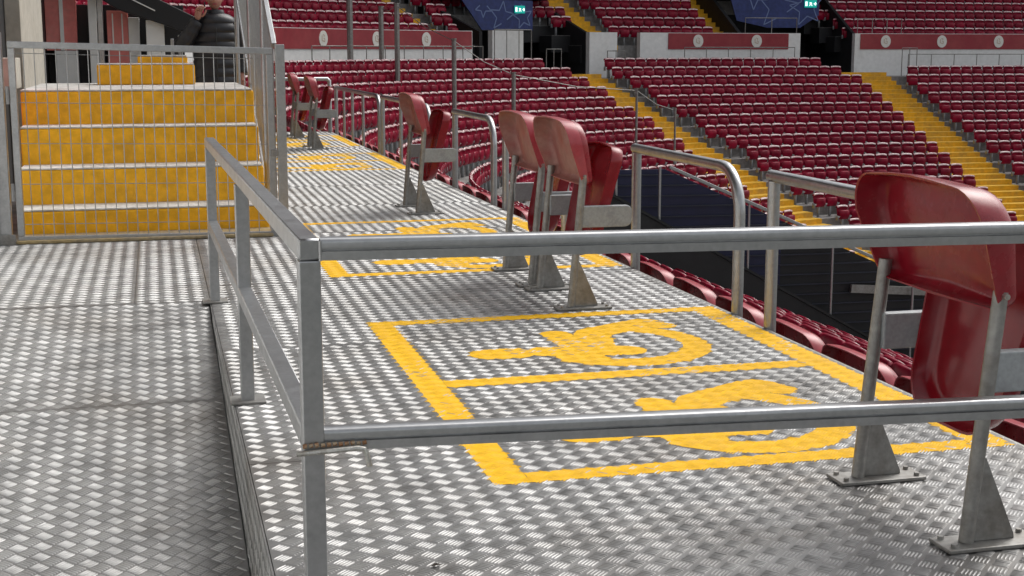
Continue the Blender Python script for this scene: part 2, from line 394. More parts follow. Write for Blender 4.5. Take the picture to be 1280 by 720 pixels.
# kerb plate between ramp and deck
def kerb_frame(P):
    P=np.asarray(P,float); return np.stack([XL-.004-P[:,2],P[:,1],DK-P[:,0]],1)
def kerb_plate(parent,a,b):
    mb=MB(); lo=lambda y: DK-SL*(YR-y)-.004
    x=XL-.0045
    mb.prism([(x,a,lo(a)),(x,b,lo(b)),(x,b,DK-.001),(x,a,DK-.001)],(.004,0,0)); pl=mb.obj('kerb_plate','plate',parent,fixn=True)
    B=bars_on(.004,SL*(YR-a),a,b,(.2,.4)); B=B[B[:,0]<SL*(YR-B[:,1])-.012]
    if len(B):
        V,F3,F4=bars_geo(B); V=kerb_frame(V); me=npmesh('tread_bars',V-np.array(wloc(pl)),[F3[:,::-1],F4[:,::-1]],['bars']); link('tread_bars',me,pl,kind='stuff')
for b,a in ((YR,4.2),(4.2,2.1),(2.1,.7)): kerb_plate(platform,a,b)
# floors behind the gate
f=MB(); f.box((-1.3,11.9,DK-.2),(.697,19.2,DK-.004)); f.box((-1.3,19.203,DK-.2),(2.3,19.5,DK-.006)); f.box((-1.3,8.523,DK-.2),(.697,11.897,DK-.012)); f.box((-3,-3,-2.9),(-.985,8.52,-2.75))
f.obj('concourse_floor','concrete',kind='structure')

# ================================================================== THINGS ON THE PLATFORM
# ------------------------------------------------------------------ corner railing
T=.042
def rail_prof():
    a=T/2; r=.009; P=[]
    # lower right, groove on the outer face, rounded top (profile seen along the rail: x = right of travel, y = up)
    P=[(-a,-a),(a,-a),(a,-.004),(a-.011,-.0035),(a-.011,.0015),(a,.002),(a,a-r)]
    for i in range(1,5): g=math.pi/2*i/4; P.append((a-r+r*math.cos(g),a-r+r*math.sin(g)))
    for i in range(0,5): g=math.pi/2+math.pi/2*i/4; P.append((-a+r+r*math.cos(g),a-r+r*math.sin(g)))
    P+=[(-a,.002),(-a+.0055,.0015),(-a+.0055,-.0025),(-a,-.003)]
    return P
PC=Vector((.272,2.65)); PE=Vector((2.26,2.49)); PF=Vector((.226,6.245))
ZT=-.35; ZL=-.722; ZTF=-.374; ZLF=-.735
rail=thing('corner_railing',(PC.x,PC.y,DK),'galvanised square tube railing turning a corner round the ramp, two rails high','railing')
def P3(p,z): return (p.x,p.y,z)
dirF=(PE-PC).normalized(); dirL=(PF-PC).normalized()
def rl(name,p,q,prof=True):
    m=MB()
    if prof: m.sweep(p,q,rail_prof())
    else: m.beam(p,q,T,T)
    return m.obj(name,'galv',rail,smooth=True,fixn=True)
h2=T/2
rl('top_rail',P3(PC+dirF*(h2+.001),ZT-h2),P3(PE,ZT-h2)); rl('top_rail',P3(PC-dirL*h2,ZT-h2),P3(PF+dirL*.021,ZTF-h2),False).modifiers.new('b','BEVEL').width=.004
rl('lower_rail',P3(PC+dirF*(h2+.001),ZL-h2),P3(PE-dirF*h2,ZL-h2)); rl('lower_rail',P3(PC+dirL*(h2+.001),ZL-h2),P3(PF-dirL*h2,ZLF-h2),False).modifiers.new('b','BEVEL').width=.003
def post(p,zt,name='post',parent=rail,b=DK):
    m=MB(); m.box((p.x-h2,p.y-h2,b),(p.x+h2,p.y+h2,zt)); o=m.obj(name,'galv',parent,bevel=.003)
    m=MB(); m.box((p.x-.055,p.y-.05,DK+.001),(p.x+.055,p.y+.05,DK+.009)); m.obj('foot_plate','steel_dull',parent,bevel=.002)
post(PC,ZT-T-.0005); post(PE,ZT-T-.001)
pm=PC+(PF-PC)*.487; post(pm,ZT-.012-T-.004); post(PF,ZTF-T-.001)
# weld bead patch at the corner
m=MB()
for i in range(9):
    z=ZT-T*(.1+.1*i); m.tube([(PC.x+h2*.96,PC.y-h2-.001,z),(PC.x+h2*.96,PC.y-h2-.001,z-.005)],.0035,6)
m.obj('weld_bead','galv',rail,smooth=True)
# bent rod on the lower rail
zr=ZL-T+.003
m=MB(); y_=PC.y-h2-.010
a=Vector((PC.x-.035,y_,zr-.004)); path=[a,a+Vector((.06,-.004,.003)),a+Vector((.118,-.010,.007)),a+Vector((.130,-.012,.005)),a+Vector((.134,-.013,-.006)),a+Vector((.139,-.014,-.030))]
pin=thing('latch_rod',(PC.x,y_,zr-.03),'thin bent rod with rusty sleeve fixed along the lower rail at the corner post','rod')
m.tube(path,.0052,8); m.obj('rod','pin',pin,smooth=True)
m=MB()
for i in range(11):
    x=PC.x-.022+i*.0115; m.tube([(x,y_+.004,zr+.009),(x+.008,y_+.004,zr+.0095+.001*(i%3))],.0048-.0006*(i%2),7)
m.obj('rusty_chain','rust',pin,smooth=True)

# ------------------------------------------------------------------ companion chairs
def rounded(yh0,yh1,z0,z1,rt,rb,n=7):
    """closed outline (y,z), half widths at bottom/top, counter-clockwise"""
    P=[]
    def corner(cy,cz,r,a0,a1):
        for i in range(n+1):
            g=math.radians(a0+(a1-a0)*i/n); P.append((cy+r*math.cos(g),cz+r*math.sin(g)))
    corner(yh1-rt,z1-rt,rt,0,90)
    for k in range(1,4): P.append(((yh1-rt)*(1-k/2.0),z1+.008*math.sin(math.pi*k/4)))
    corner(-yh1+rt,z1-rt,rt,90,180); corner(-yh0+rb,z0+rb,rb,180,270)
    for k in range(1,4): P.append(((-yh0+rb)*(1-k/2.0),z0))
    corner(yh0-rb,z0+rb,rb,270,360)
    return P
def tray(mb, out, depth, xf, dish=.015, open_low=None, k_in=0, k_out=0, inset=.034, th=.006, k_rim=None):
    """moulded shell: panel at x=0 with a flange turned to -x; xf(x,y,z)->world-local"""
    n=len(out); cy=sum(p[0] for p in out)/n; cz=sum(p[1] for p in out)/n
    zl=min(p[1] for p in out); zh=max(p[1] for p in out)
    def ring(ins,xx,fl=False):
        R=[]
        for y,z in out:
            dy,dz=cy-y,cz-z; l=math.hypot(dy,dz); f=ins/l
            x=xx
            if fl and open_low is not None:
                q=min(1,max(0,(z-zl)/(open_low*(zh-zl)))); x=xx*(.55+.45*q)
            R.append((x,y+dy*f,z+dz*f))
        return R
    rings_out=[ring(-.007,-depth,True),ring(-.008,-depth*.85,True),ring(-.002,-depth*.25,True),ring(.002,-.002),ring(.009,.009),ring(inset,.012),ring(inset*2.3,.012-dish*.4)]
    rings_in=[ring(-.001,-depth*.98,True),ring(.005,-depth*.3,True),ring(.010,-.008),ring(.020,.003),ring(inset,.005),ring(inset*2.3,.005-dish*.4)]
    def build(rings,cx,flip,k):
        V=[];F=[]
        for r in rings: V+=[xf(*p) for p in r]
        for a in range(len(rings)-1):
            for i in range(n):
                j=(i+1)%n; q=(a*n+i,a*n+j,(a+1)*n+j,(a+1)*n+i); F.append(q[::-1] if flip else q)
        V.append(xf(cx,cy,cz)); c=len(V)-1; o=(len(rings)-1)*n
        for i in range(n):
            q=(o+i,o+(i+1)%n,c); F.append(q[::-1] if flip else q)
        mb.add(V,F,k)
    build(rings_out,.012-dish,False,k_out); build(rings_in,.005-dish,True,k_in)
    V=[xf(*p) for p in rings_out[0]]+[xf(*p) for p in rings_in[0]]
    mb.add(V,[(i,i+n,(i+1)%n+n,(i+1)%n) for i in range(n)],k_out if k_rim is None else k_rim)
    if k_rim is not None:
        o=len(mb.F)-n-(len(rings_in)-1)*n-n-(len(rings_out)-1)*n-n
        for i in range(n*2): mb.K[o+i]=k_rim
BACK=rounded(.262,.282,.525,.79,.10,.04)
PAN=rounded(.19,.226,.215,.685,.065,.12)
def back_xf(x,y,z): return (x+.054-(z-.535)*.20+(y*y)*.06, y, z+.012)
def pan_xf(x,y,z): return (x*.9+.115+(z-.25)*.24-(y*y)*.15, y, z)
def make_chair(name='companion_chair'):
    c=thing(name,(0,0,0))
    for sgn in (-1,1):
        y=.252*sgn
        m=MB(); m.tube([(-.028,y,.012),(-.004,y,.28),(.024,y,.580)],.0168,12); m.obj('post','steel_dull',c,smooth=True)
        m=MB(); m.prism([(-.012,y-.004,.0125),(.092,y-.004,.0125),(.090,y-.004,.024),(.010,y-.004,.205),(-.004,y-.004,.205)],(0,.008,0)); m.obj('gusset','steel_dull',c,fixn=True,bevel=.001)
        m=MB(); m.box((-.095,y-.045,.0028),(.145,y+.045,.012)); bp=m.obj('base_plate','steel_dull',c,bevel=.002)
        for bx in (-.075,.125):
            for by in (-.028,.028):
                m=MB(); m.tube([(bx,y+by,.0118),(bx,y+by,.020)],.007,6); m.obj('anchor_bolt','steel_dull',bp)
        # seat bracket: rounded end plate
        P=[(.012,.352),(.215,.352)]+[(.215+.028*math.cos(g),.380+.028*math.sin(g)) for g in [math.radians(a) for a in (-60,-30,0)]]+[(.243,.418)]+[(.219+.024*math.cos(g),.420+.024*math.sin(g)) for g in [math.radians(a) for a in (15,45,75,90)]]+[(.012,.444)]
        m=MB(); m.prism([(x,y-.016-.014*sgn,z) for x,z in P],(0,.032,0)); m.obj('seat_bracket','greyplastic',c,fixn=True,bevel=.004)
        m=MB(); m.tube([(.022,y*.99,.572),(.022,y*1.115,.572)],.007,8); m.obj('bolt','pin',c,smooth=True)
    m=MB(); m.tube([(.165,-.236,.395),(.165,.236,.395)],.010,8); m.obj('hinge_bar','steel_dull',c,smooth=True)
    m=MB(); tray(m,BACK,.074,back_xf,dish=.012,open_low=.45,inset=.028,k_in=1,k_rim=2); m.obj('backrest',['redshell','redshell','redshell'],c,smooth=True)
    m=MB(); tray(m,PAN,.052,pan_xf,dish=.02); m.obj('seat_pan','redpan',c,smooth=True)
    return c
ch0=make_chair()
CH=[(1.755,2.915,'dark red fold-up companion chair beside the wheelchair bay behind the front rails'),
    (1.732,5.94,'dusty red fold-up companion chair, nearer the bays of the adjoining pair'),
    (1.722,6.565,'dusty red fold-up companion chair, on the step side of the adjoining pair'),
    (1.735,9.59,'faded red companion chair standing alone beyond the second pair of bays'),
    (1.74,16.1,'small distant red companion chair before the far end of the platform'),
    (1.74,18.2,'most distant red companion chair by the rail closing the platform end')]
for i,(x,y,lb) in enumerate(CH):
    c=ch0 if i==0 else copy_tree(ch0)
    c.location=(x,y,DK); tag(c,lb,'chair','companion chairs on the platform')
    if i in (1,2,3,4,5):
        for k in c.children:
            if k.name.startswith('backrest'):
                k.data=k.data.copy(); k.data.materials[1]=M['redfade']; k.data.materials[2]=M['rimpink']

# ------------------------------------------------------------------ tube guard rails along the platform edge
def guard(y0,y1,label,extra=(),r=.0245,x=2.362,zt=-.49,open_far=True):
    t_=thing('guard_rail',(x,(y0+y1)/2,DK-.12),label,'rail','tube guard rails along the platform edge')
    R_=.19; P=[(x,y0,DK-.12),(x,y0,zt-R_)]
    for i in range(1,8):
        g=math.pi/2*i/7; P.append((x,y0+R_-R_*math.cos(g),zt-R_+R_*math.sin(g)))
    P.append((x,y1+.03,zt))
    m=MB(); m.tube(P,r,12); m.obj('bent_tube','galv',t_,smooth=True)
    m=MB(); m.tube([(x,y1,DK-.12),(x,y1,zt-r*.8)],r,12); m.obj('upright','galv',t_,smooth=True)
    for e in extra:
        m=MB(); m.tube([(x,e,DK-.12),(x,e,zt-r*.8)],r*.7,10); m.obj('upright','galv',t_,smooth=True)
    for e in (y0,y1):
        m=MB(); m.box((XR+.013,e-.035,DK-.125),(x+.03,e+.035,DK-.05)); m.obj('clamp','steel_dull',t_,bevel=.003)
    return t_
guard(3.75,5.10,'bent tube guard rail behind the dark red chair and nearest bays')
guard(5.43,6.74,'bent tube guard rail beside the pair of dusty red chairs')
guard(8.02,9.50,'bent tube guard rail behind the pair of chairs, beyond the second bays')
guard(9.85,11.2,'bent tube guard rail beside the lone faded chair')
guard(12.3,14.95,'long low guard rail beyond the lone faded chair',(13.8,))
guard(15.15,18.9,'farthest guard rail with several uprights along the platform edge',(16.4,17.3,18.1))
e=thing('end_rail',(1.6,19.1,DK),'pale square cornered rail closing the far end of the platform','rail')
m=MB(); m.tube([(1.25,19.1,-.38),(2.27,19.1,-.38),(2.30,19.1,-.41),(2.30,19.1,DK)],.028,10); m.obj('bent_tube','galv',e,smooth=True)
m=MB(); m.tube([(1.25,19.1,DK),(1.25,19.1,-.38)],.028,10); m.obj('upright','galv',e,smooth=True)
# dead leaf on the plate
m=MB(); x,y=.55,2.83
m.add([(x-.014,y,DK+.0035),(x-.004,y+.008,DK+.007),(x+.013,y+.002,DK+.004),(x+.002,y-.007,DK+.0075),(x,y,DK+.010)],[(0,1,4),(1,2,4),(2,3,4),(3,0,4),(3,2,1,0)])
tag(m.obj('dry_leaf','leaf'),'tiny dark curled leaf lying on the chequer plate near the corner post','leaf')

# ------------------------------------------------------------------ mesh gate, its posts, the yellow steps
GY=8.45
gx0,gx1=-.79,.685; gt0,gt1=.052,.014; gb0,gb1=DK+.045,DK+.03
gate=thing('mesh_gate',(gx0,GY,DK),'galvanised wire mesh gate standing closed before the yellow steps','gate')
G=.038
def gz(x,top): 
    q=(x-gx0)/(gx1-gx0); return (gt0+(gt1-gt0)*q) if top else (gb0+(gb1-gb0)*q)
for a,b in (((gx0,gt0),(gx1,gt1)),((gx0,gb0),(gx1,gb1))):
    m=MB(); m.beam((a[0],GY,a[1]-G/2),(b[0],GY,b[1]-G/2),G,G); m.obj('frame_rail','galv',gate,bevel=.003)
for x in (gx0+G/2,gx1-G/2):
    m=MB(); m.box((x-G/2,GY-G/2,gz(x,0)+.001),(x+G/2,GY+G/2,gz(x,1)-G-.001)); m.obj('frame_stile','galv',gate,bevel=.003)
m=MB(); x=gx0+G+.045
while x<gx1-G-.02: m.tube([(x,GY,gz(x,0)),(x,GY,gz(x,1)-.01)],.0029,6); x+=.0585
for q in (.06,.27,.48,.69,.94,.97):
    z0=gz(gx0,0)+(gz(gx0,1)-gz(gx0,0))*q; z1=gz(gx1,0)+(gz(gx1,1)-gz(gx1,0))*q
    m.tube([(gx0+.01,GY+.005,z0),(gx1-.01,GY+.005,z1)],.0024,6)
m.obj('wire_mesh','galv',gate)
for z in (-.80,-.25):
    m=MB(); m.tube([(gx0-.012,GY-.024,z-.05),(gx0-.012,GY-.024,z+.05)],.011,8); m.obj('hinge','galv',gate,smooth=True)
gp=thing('gate_post',(-.86,GY,DK),'pale grey gate post with hinges beside the white wall end','post')
m=MB(); m.box((-.885,GY-.03,DK),(-.82,GY+.03,.10)); m.obj('shaft','galv',gp,bevel=.004)
m=MB(); m.box((-.90,GY-.05,DK+.001),(-.80,GY-.031,DK+.06)); m.obj('foot','steel_dull',gp,bevel=.003)
gp=thing('gate_post',(.725,GY,DK),'galvanised gate post between the mesh gate and the platform','post')
m=MB(); m.box((.70,GY-.025,DK),(.755,GY+.025,.035)); m.obj('shaft','galv',gp,bevel=.004)
m=MB(); m.box((.66,GY-.035,-.62),(.70,GY-.018,-.58)); m.obj('latch','steel_dull',gp,bevel=.002)
sw=MB(); sw.box((-1.25,8.2,DK-.02),(-.89,9.2,.10)); sw.box((-1.25,-3,-2.7),(-1.0,8.199,1.0)); tag(sw.obj('end_wall','whitewall',bevel=.01),'white painted wall along the ramp, ending behind the gate hinge','wall')
sl=MB(); sl.box((-.80,8.40,DK+.0025),(.66,8.715,DK+.022)); tag(sl.obj('gate_sill','sill',bevel=.006),'worn yellowish concrete sill under the mesh gate','sill')
st=thing('yellow_steps',(-.09,8.7,DK),'flight of four yellow painted steps with pale treads behind the gate','steps')
zt=[DK,-.935,-.712,-.476,-.252]
for i in range(4):
    y0=8.72+.30*i; xl=-.80-.012*i; xr=.662-.004*i
    m=MB(); m.box((xl,y0,zt[i]-.05 if i else DK),(xr,y0+(.34 if i<3 else 1.9),zt[i+1]-.012)); m.obj('riser','stepyellow',st,bevel=.012)
    m=MB(); m.box((xl,y0+.003,zt[i+1]-.0115),(xr-.01,y0+(.2995 if i<3 else 1.88),zt[i+1])); m.obj('tread','steptop',st,bevel=.004)
st=thing('short_yellow_steps',(-.05,10.9,-.252),'short flight of two yellow steps on the landing above the four steps','steps')
for (x0,x1,y0,z0,z1) in ((-.40,.305,10.85,-.2515,-.095),(-.11,.26,11.12,-.30,-.035)):
    m=MB(); m.box((x0,y0,z0),(x1,y0+.36,z1-.01)); m.obj('riser','stepyellow',st,bevel=.01)
    m=MB(); m.box((x0,y0+.002,z1-.0095),(x1-.005,y0+.27,z1)); m.obj('tread','steptop',st,bevel=.003)
# sloping mesh guard beside the steps
gd=thing('stair_mesh_guard',(.70,9.5,DK),'tall sloping wire mesh guard beside the yellow steps','fence')
def gtop(y): return .03+.52*(y-8.5)
def gbot(y): return DK+.05+.50*max(0,y-9.0)
m=MB(); m.beam((.70,8.50,gtop(8.5)),(.70,12.2,gtop(12.2)),.03,.03); m.obj('sloping_rail','galv',gd,bevel=.003)
m=MB(); m.beam((.70,9.0,gbot(9.0)),(.70,12.2,gbot(12.2)),.03,.03); m.obj('sloping_rail','galv',gd,bevel=.003)
for y in (9.3,10.6,12.2):
    m=MB(); m.tube([(.70,y,DK-.01),(.70,y,gtop(y))],.019,10); m.obj('post','galv',gd,smooth=True)
m=MB(); y=8.56
while y<12.2: m.tube([(.70,y,gbot(y)),(.70,y,gtop(y))],.0024,5); y+=.058
for k in range(1,9):
    o_=k*.2; m.tube([(.705,9.0,gbot(9.0)+o_),(.705,12.2,gbot(12.2)+o_)],.0024,5)
m.obj('wire_mesh','galv',gd)

# ------------------------------------------------------------------ back wall of the concourse
def boxthing(name,lo,hi,mt,label,cat,group=None,bev=.006):
    m=MB(); m.box(lo,hi); return tag(m.obj(name,mt,bevel=bev),label,cat,group)
ZF=DK-.003
boxthing('side_wall',(-1.35,9.21,ZF),(-1.12,16.6,2.6),'black','black side wall of the concourse behind the beige column','wall')
boxthing('wall_column',(-1.119,11.9,ZF),(-1.0,14.2,2.6),'beige','broad beige column on the black side wall','column')
boxthing('wall_column',(-1.119,9.3,ZF),(-1.02,10.0,2.6),'redpanel','red painted pier at the near end of the side wall','column')
boxthing('pipe_box',(-1.018,9.95,-.26),(-.90,10.5,-.05),'beige','small yellowish beige box on the landing by the gate hinge','box')
boxthing('back_wall',(-1.118,16.5,ZF),(.36,16.65,.50),'black','black rear wall behind the red and white panels','wall')
rp=thing('wall_panel',(-1.0,16.35,DK),'tall red panel with white stripe above a white base on the rear wall','panel')
m=MB(); m.box((-1.115,16.3,.0),(-.79,16.42,2.2)); m.obj('red_field','redpanel',rp,bevel=.004)
m=MB(); m.box((-.965,16.29,.0),(-.925,16.2995,2.2)); m.obj('white_stripe','whitewall',rp)
m=MB(); m.box((-1.02,16.3,ZF),(-.79,16.42,-.003)); m.obj('white_base','whitewall',rp,bevel=.004)
boxthing('wall_column',(-.66,16.2,ZF),(-.575,16.45,2.2),'whitewall','narrow white column between the red panels of the rear wall','column')
boxthing('wall_column',(-.57,16.3,ZF),(-.51,16.45,1.2),'galv','slim grey post beside the narrow white column','column')
rp=thing('striped_panel',(-.35,16.3,DK),'crimson panel with thin white stripes beside a white board','panel')
m=MB(); m.box((-.47,16.3,-.16),(-.245,16.4,.43)); m.obj('red_field','redpanel',rp,bevel=.004)
for x in (-.415,-.315):
    m=MB(); m.box((x,16.29,0.02),(x+.014,16.2995,.40)); m.obj('white_stripe','whitewall',rp)
m=MB(); m.box((-.47,16.3,ZF),(-.30,16.4,-.163)); m.obj('lower_field','magenta',rp)
m=MB(); m.box((-.243,16.3,ZF),(-.125,16.4,.36)); m.obj('white_board','whitewall',rp,bevel=.004)
boxthing('white_cabinet',(-.055,16.1,ZF),(.14,16.4,.33),'whitewall','white cabinet standing against the black rear wall','cabinet')
m=MB(); m.prism([(-1.118,16.0,.95),(-1.118,16.0,1.6),(-.05,16.0,.62),(.62,16.0,.29),(.62,16.0,.10),(.10,16.0,.29),(-.35,16.0,.44)],(0,.28,0))
bm_=m.obj('sloping_parapet','black',None,fixn=True,bevel=.01); tag(bm_,'black sloping parapet running down behind the person','parapet')
m=MB(); m.beam((-.62,15.99,.76),(.05,15.99,.425),.012,.012); m.obj('trim_strip','whitewall',bm_)
m=MB(); m.box((-.47,15.985,.70),(-.36,15.999,.80)); m.obj('green_plate','greenbits',bm_)
boxthing('turnstile_post',(.19,15.2,ZF),(.225,15.24,.12),'galv','thin steel post left of the person behind the gate','post')
boxthing('turnstile_post',(.27,15.4,ZF),(.30,15.44,.16),'galv','taller thin steel post close to the person','post')

# ================================================================== THE STANDS
# camera maths, only to decide which seats show largest and become single objects
YAW=rad(14.2258); PIT_=rad(9.632)
Fv=Vector((math.sin(YAW)*math.cos(PIT_),math.cos(YAW)*math.cos(PIT_),-math.sin(PIT_))); Rv=Vector((math.cos(YAW),-math.sin(YAW),0)); Uv=Rv.cross(Fv)
def proj(p):
    z=p.dot(Fv)
    if z<.2: return (-9999,-9999,z)
    return (640+1750*p.dot(Rv)/z, 360-1750*p.dot(Uv)/z, z)

# ------------------------------------------------------------------ far seat: rolled-rim back, folded pan, support
def far_seat_mesh():
    mb=MB(); xs=[-.235,-.215,-.12,0,.12,.215,.235]
    drop={.235:.06,.215:.022,.12:.004,0:0}
    prof=[(.010,.44),(.032,.62),(.046,.728),(.030,.742),(.036,.782),(.070,.800),(.100,.785),(.095,.70)]
    V=[];n=len(prof)
    for x in xs:
        for i,(y,z) in enumerate(prof):
            dz=drop[abs(x)] if z>.7 else 0
            V.append((x,y-.55*x*x+ (.02 if abs(x)>.22 else 0),z-dz))
    F=[(a*n+i,(a+1)*n+i,(a+1)*n+i+1,a*n+i+1) for a in range(len(xs)-1) for i in range(n-1)]
    mb.add(V,F,0)
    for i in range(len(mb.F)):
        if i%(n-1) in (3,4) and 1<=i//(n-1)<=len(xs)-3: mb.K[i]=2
    prof=[(-.075,.34),(-.120,.42),(-.125,.60),(-.110,.635),(-.085,.64),(-.070,.60)]
    xs=[-.20,-.18,-.07,.07,.18,.20]; n=len(prof); V=[]
    for x in xs:
        for y,z in prof: V.append((x,y+.3*x*x,z-(.05 if abs(x)>.19 and z>.5 else 0)+(.04 if abs(x)>.19 and z<.4 else 0)))
    mb.add(V,[(a*n+i,(a+1)*n+i,(a+1)*n+i+1,a*n+i+1) for a in range(len(xs)-1) for i in range(n-1)],0)
    for x in (-.24,.21): mb.box((x,-.05,.30),(x+.03,.06,.46),1)
    mb.box((-.03,-.02,0),(.03,.06,.42),1)
    return mb
fs=far_seat_mesh()
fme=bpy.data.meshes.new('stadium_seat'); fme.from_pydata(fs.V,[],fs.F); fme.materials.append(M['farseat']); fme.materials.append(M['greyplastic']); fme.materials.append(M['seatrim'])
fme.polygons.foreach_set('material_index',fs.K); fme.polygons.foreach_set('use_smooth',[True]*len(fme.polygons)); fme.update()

A_MID,A_RIGHT=-9.36,3.70; W_MID,W_RIGHT=.80,.90
A_UP=[(-13.9,.42),(-6.75,.55),(-1.15,.42)]
NET_S=-19.2
def lat(sv, s_a, off):          # lateral distance between two bowl positions at one row
    if sv>=0 and s_a>=0: return sv-s_a
    r=(R0+off)/R0
    return (min(sv,0)-min(s_a,0))*r+max(sv,0)-max(s_a,0)
def row_positions(off, s_lo, s_hi, pitch=.5, phase=0.0):
    """s values spaced by real distance along the offset row"""
    out=[]; r=(R0+off)/R0; sv=s_hi-phase
    while sv>s_lo:
        out.append(sv)
        sv -= pitch/r if (-math.pi/2*R0 < sv <= 0) else pitch
    return out
seats=[]   # (pos, rot, block label key)
for n in range(0,24):
    off=-ROWD*n; fl=Z0-.80-RISE*n
    s_lo = SEND-(CY-19.9) if n<3 else SEND-(CY-2.2)
    for sv in row_positions(off,s_lo,22,.5):
        lm,lr=lat(sv,A_MID,off),lat(sv,A_RIGHT,off)
        if abs(lm)<W_MID+.22 or abs(lr)<W_RIGHT+.22: continue
        if n==0 and (1.75<sv): continue
        if n==1 and (2.4<sv<5.4): continue
        if n==0 and -11.2<sv<A_MID: continue
        p=bpt(sv,off,fl)
        if n==3 and p.y<22 and sv<SEND: continue     # nearest row is built in full below
        if 4<=n<=7 and sv<SEND and p.y<19.6: continue   # bare terrace beside the raking wall
        blk = 'L' if lm<0 else ('M' if lr<0 else 'R')
        if sv<SEND: blk='O'
        endk='middle' if abs(lm)<W_MID+.22+.5 else ('right' if abs(lr)<W_RIGHT+.22+.5 else '')
        seats.append((p,bth(sv),blk,n,endk))
useats=[]
for n in range(0,8):
    off=UO+ROWD*n; fl=UZ0-.80+UR*n
    for sv in row_positions(off,-32,24,.5,.2):
        if upper_cut(n,sv) or any(abs(lat(sv,a,off))<w_+.22 for a,w_ in A_UP): continue
        if n==0 and -13.2<sv<-12.3: continue
        useats.append((bpt(sv,off,fl),bth(sv),'U',n))
def deck_edge_v(u): return 385+.465*(u-890)
def in_view(q):
    p=q[0]+Vector((0,0,.65)); u,v,z=proj(p)
    return (-160<u<1450 and -140<v<800), u, v, z
scored=[]
for i,q in enumerate(seats+useats):
    ok,u,v,z=in_view(q)
    if not ok: continue
    vis = 0<u<1280 and 4<v<min(720,deck_edge_v(u)-8) and q[2]!='O'
    if u<350 and v<110: vis=False
    if u<560 and v>118: vis=False
    if 785<u<1170 and v>190+.43*(u-800): vis=False
    if 1080<u<1260 and v>205: vis=False
    if 615<u<790 and v>140: vis=False
    nrm=Vector((math.sin(q[1]),-math.cos(q[1]),0)); size=abs(nrm.dot(Fv))/z*500
    scored.append((vis,size,q))
scored.sort(key=lambda t:(-t[0],-t[1]))
SG={'L':('maroon tip-up stadium seat in the curved corner block left of the middle yellow aisle','seats of the curved corner block'),
    'M':('maroon tip-up stadium seat in the lower block between the two yellow aisles','seats between the two yellow aisles'),
    'R':('maroon tip-up stadium seat in the lower block beyond the right yellow aisle','seats beyond the right yellow aisle'),
    'U':('maroon stadium seat in the tier above the red banner wall','seats above the red banner wall')}
ORD='first second third fourth fifth sixth seventh eighth ninth tenth eleventh twelfth thirteenth fourteenth fifteenth sixteenth seventeenth eighteenth nineteenth twentieth twenty-first twenty-second twenty-third twenty-fourth'.split()
def seat_label(q):
    p,th,blk,n=q[:4]; end=q[4] if len(q)>4 else ''
    where={'L':'left of the middle yellow aisle','M':'between the two yellow aisles','R':'beyond the right yellow aisle','U':'above the red banner wall'}[blk]
    if blk=='U': return 'maroon seat in the %s row %s'%(ORD[n],where)
    if end: return 'maroon aisle-end seat beside the %s yellow aisle, %s row below the banner wall'%(end,ORD[n]) if blk=='M' else 'maroon end seat, %s row below the banner wall, %s'%(ORD[n],where)
    return 'maroon tip-up seat, %s row below the banner wall, %s'%(ORD[n],where)
n_ind=0; rest=[]
for vis,size,q in scored:
    rz=q[1]+random.uniform(-.07,.07)
    if vis and n_ind<270:
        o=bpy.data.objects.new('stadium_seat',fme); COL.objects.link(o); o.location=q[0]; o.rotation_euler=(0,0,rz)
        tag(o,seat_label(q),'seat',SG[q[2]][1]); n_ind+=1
    else: rest.append((q[0],rz,q[2]))
def merge_seats(name,lst,label):
    V0=np.array(fs.V); nv=len(V0); Vs=[]; n=len(lst)
    f4=np.array([f for f in fs.F]); k=np.array(fs.K)
    for p,rz,_ in lst:
        c,s_=math.cos(rz),math.sin(rz)
        Vs.append(np.stack([V0[:,0]*c-V0[:,1]*s_+p.x,V0[:,0]*s_+V0[:,1]*c+p.y,V0[:,2]+p.z],1))
    V=np.concatenate(Vs); F=(f4[None]+(np.arange(n)*nv)[:,None,None]).reshape(-1,4)
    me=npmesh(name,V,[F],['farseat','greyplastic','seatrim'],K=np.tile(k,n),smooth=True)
    o=link(name,me,None,kind='stuff'); tag(o,label,'seats'); return o
merge_seats('lower_stand_seats',[r for r in rest if r[2]!='U'],'remaining rows of maroon seats filling the lower stands')
merge_seats('upper_tier_seats',[r for r in rest if r[2]=='U'],'remaining rows of maroon seats in the tier above the banner wall')

# ------------------------------------------------------------------ nearest row, just below the platform edge
def make_row_seat():
    c=thing('row_seat',(0,0,0))
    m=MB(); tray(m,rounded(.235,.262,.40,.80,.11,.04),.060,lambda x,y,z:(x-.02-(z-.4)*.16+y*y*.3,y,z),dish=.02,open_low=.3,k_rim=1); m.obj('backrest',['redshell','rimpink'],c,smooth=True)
    m=MB(); tray(m,rounded(.14,.20,.12,.46,.09,.10),.04,lambda x,y,z:(x*.9+.13+(z-.2)*.1,y,z),dish=.03); m.obj('seat_pan','redpan',c,smooth=True)
    for y in (-.2,.2):
        m=MB(); m.tube([(0,y,0),(0,y,.46)],.017,8); m.obj('post','steel_dull',c,smooth=True)
    return c
rs0=make_row_seat(); y=2.5; k=0
ROWX=2.68
while y<21.5:
    c=rs0 if k==0 else copy_tree(rs0)
    c.location=(ROWX+random.uniform(-.006,.006),y,-1.15-.80); c.rotation_euler=(0,0,random.uniform(-.03,.03))
    lbl=('red seat back just below the platform edge beside the bays behind the front rails' if y<5.3 else 'red seat back just below the platform edge beside the pair of dusty chairs' if y<6.8 else 'red seat back just below the platform edge beside the second pair of bays' if y<9.4 else 'red seat back just below the platform edge near the lone faded chair' if y<12 else 'distant red seat back just below the far part of the platform edge')
    tag(c,lbl,'seat','row of seats just below the platform edge'); y+=.57; k+=1

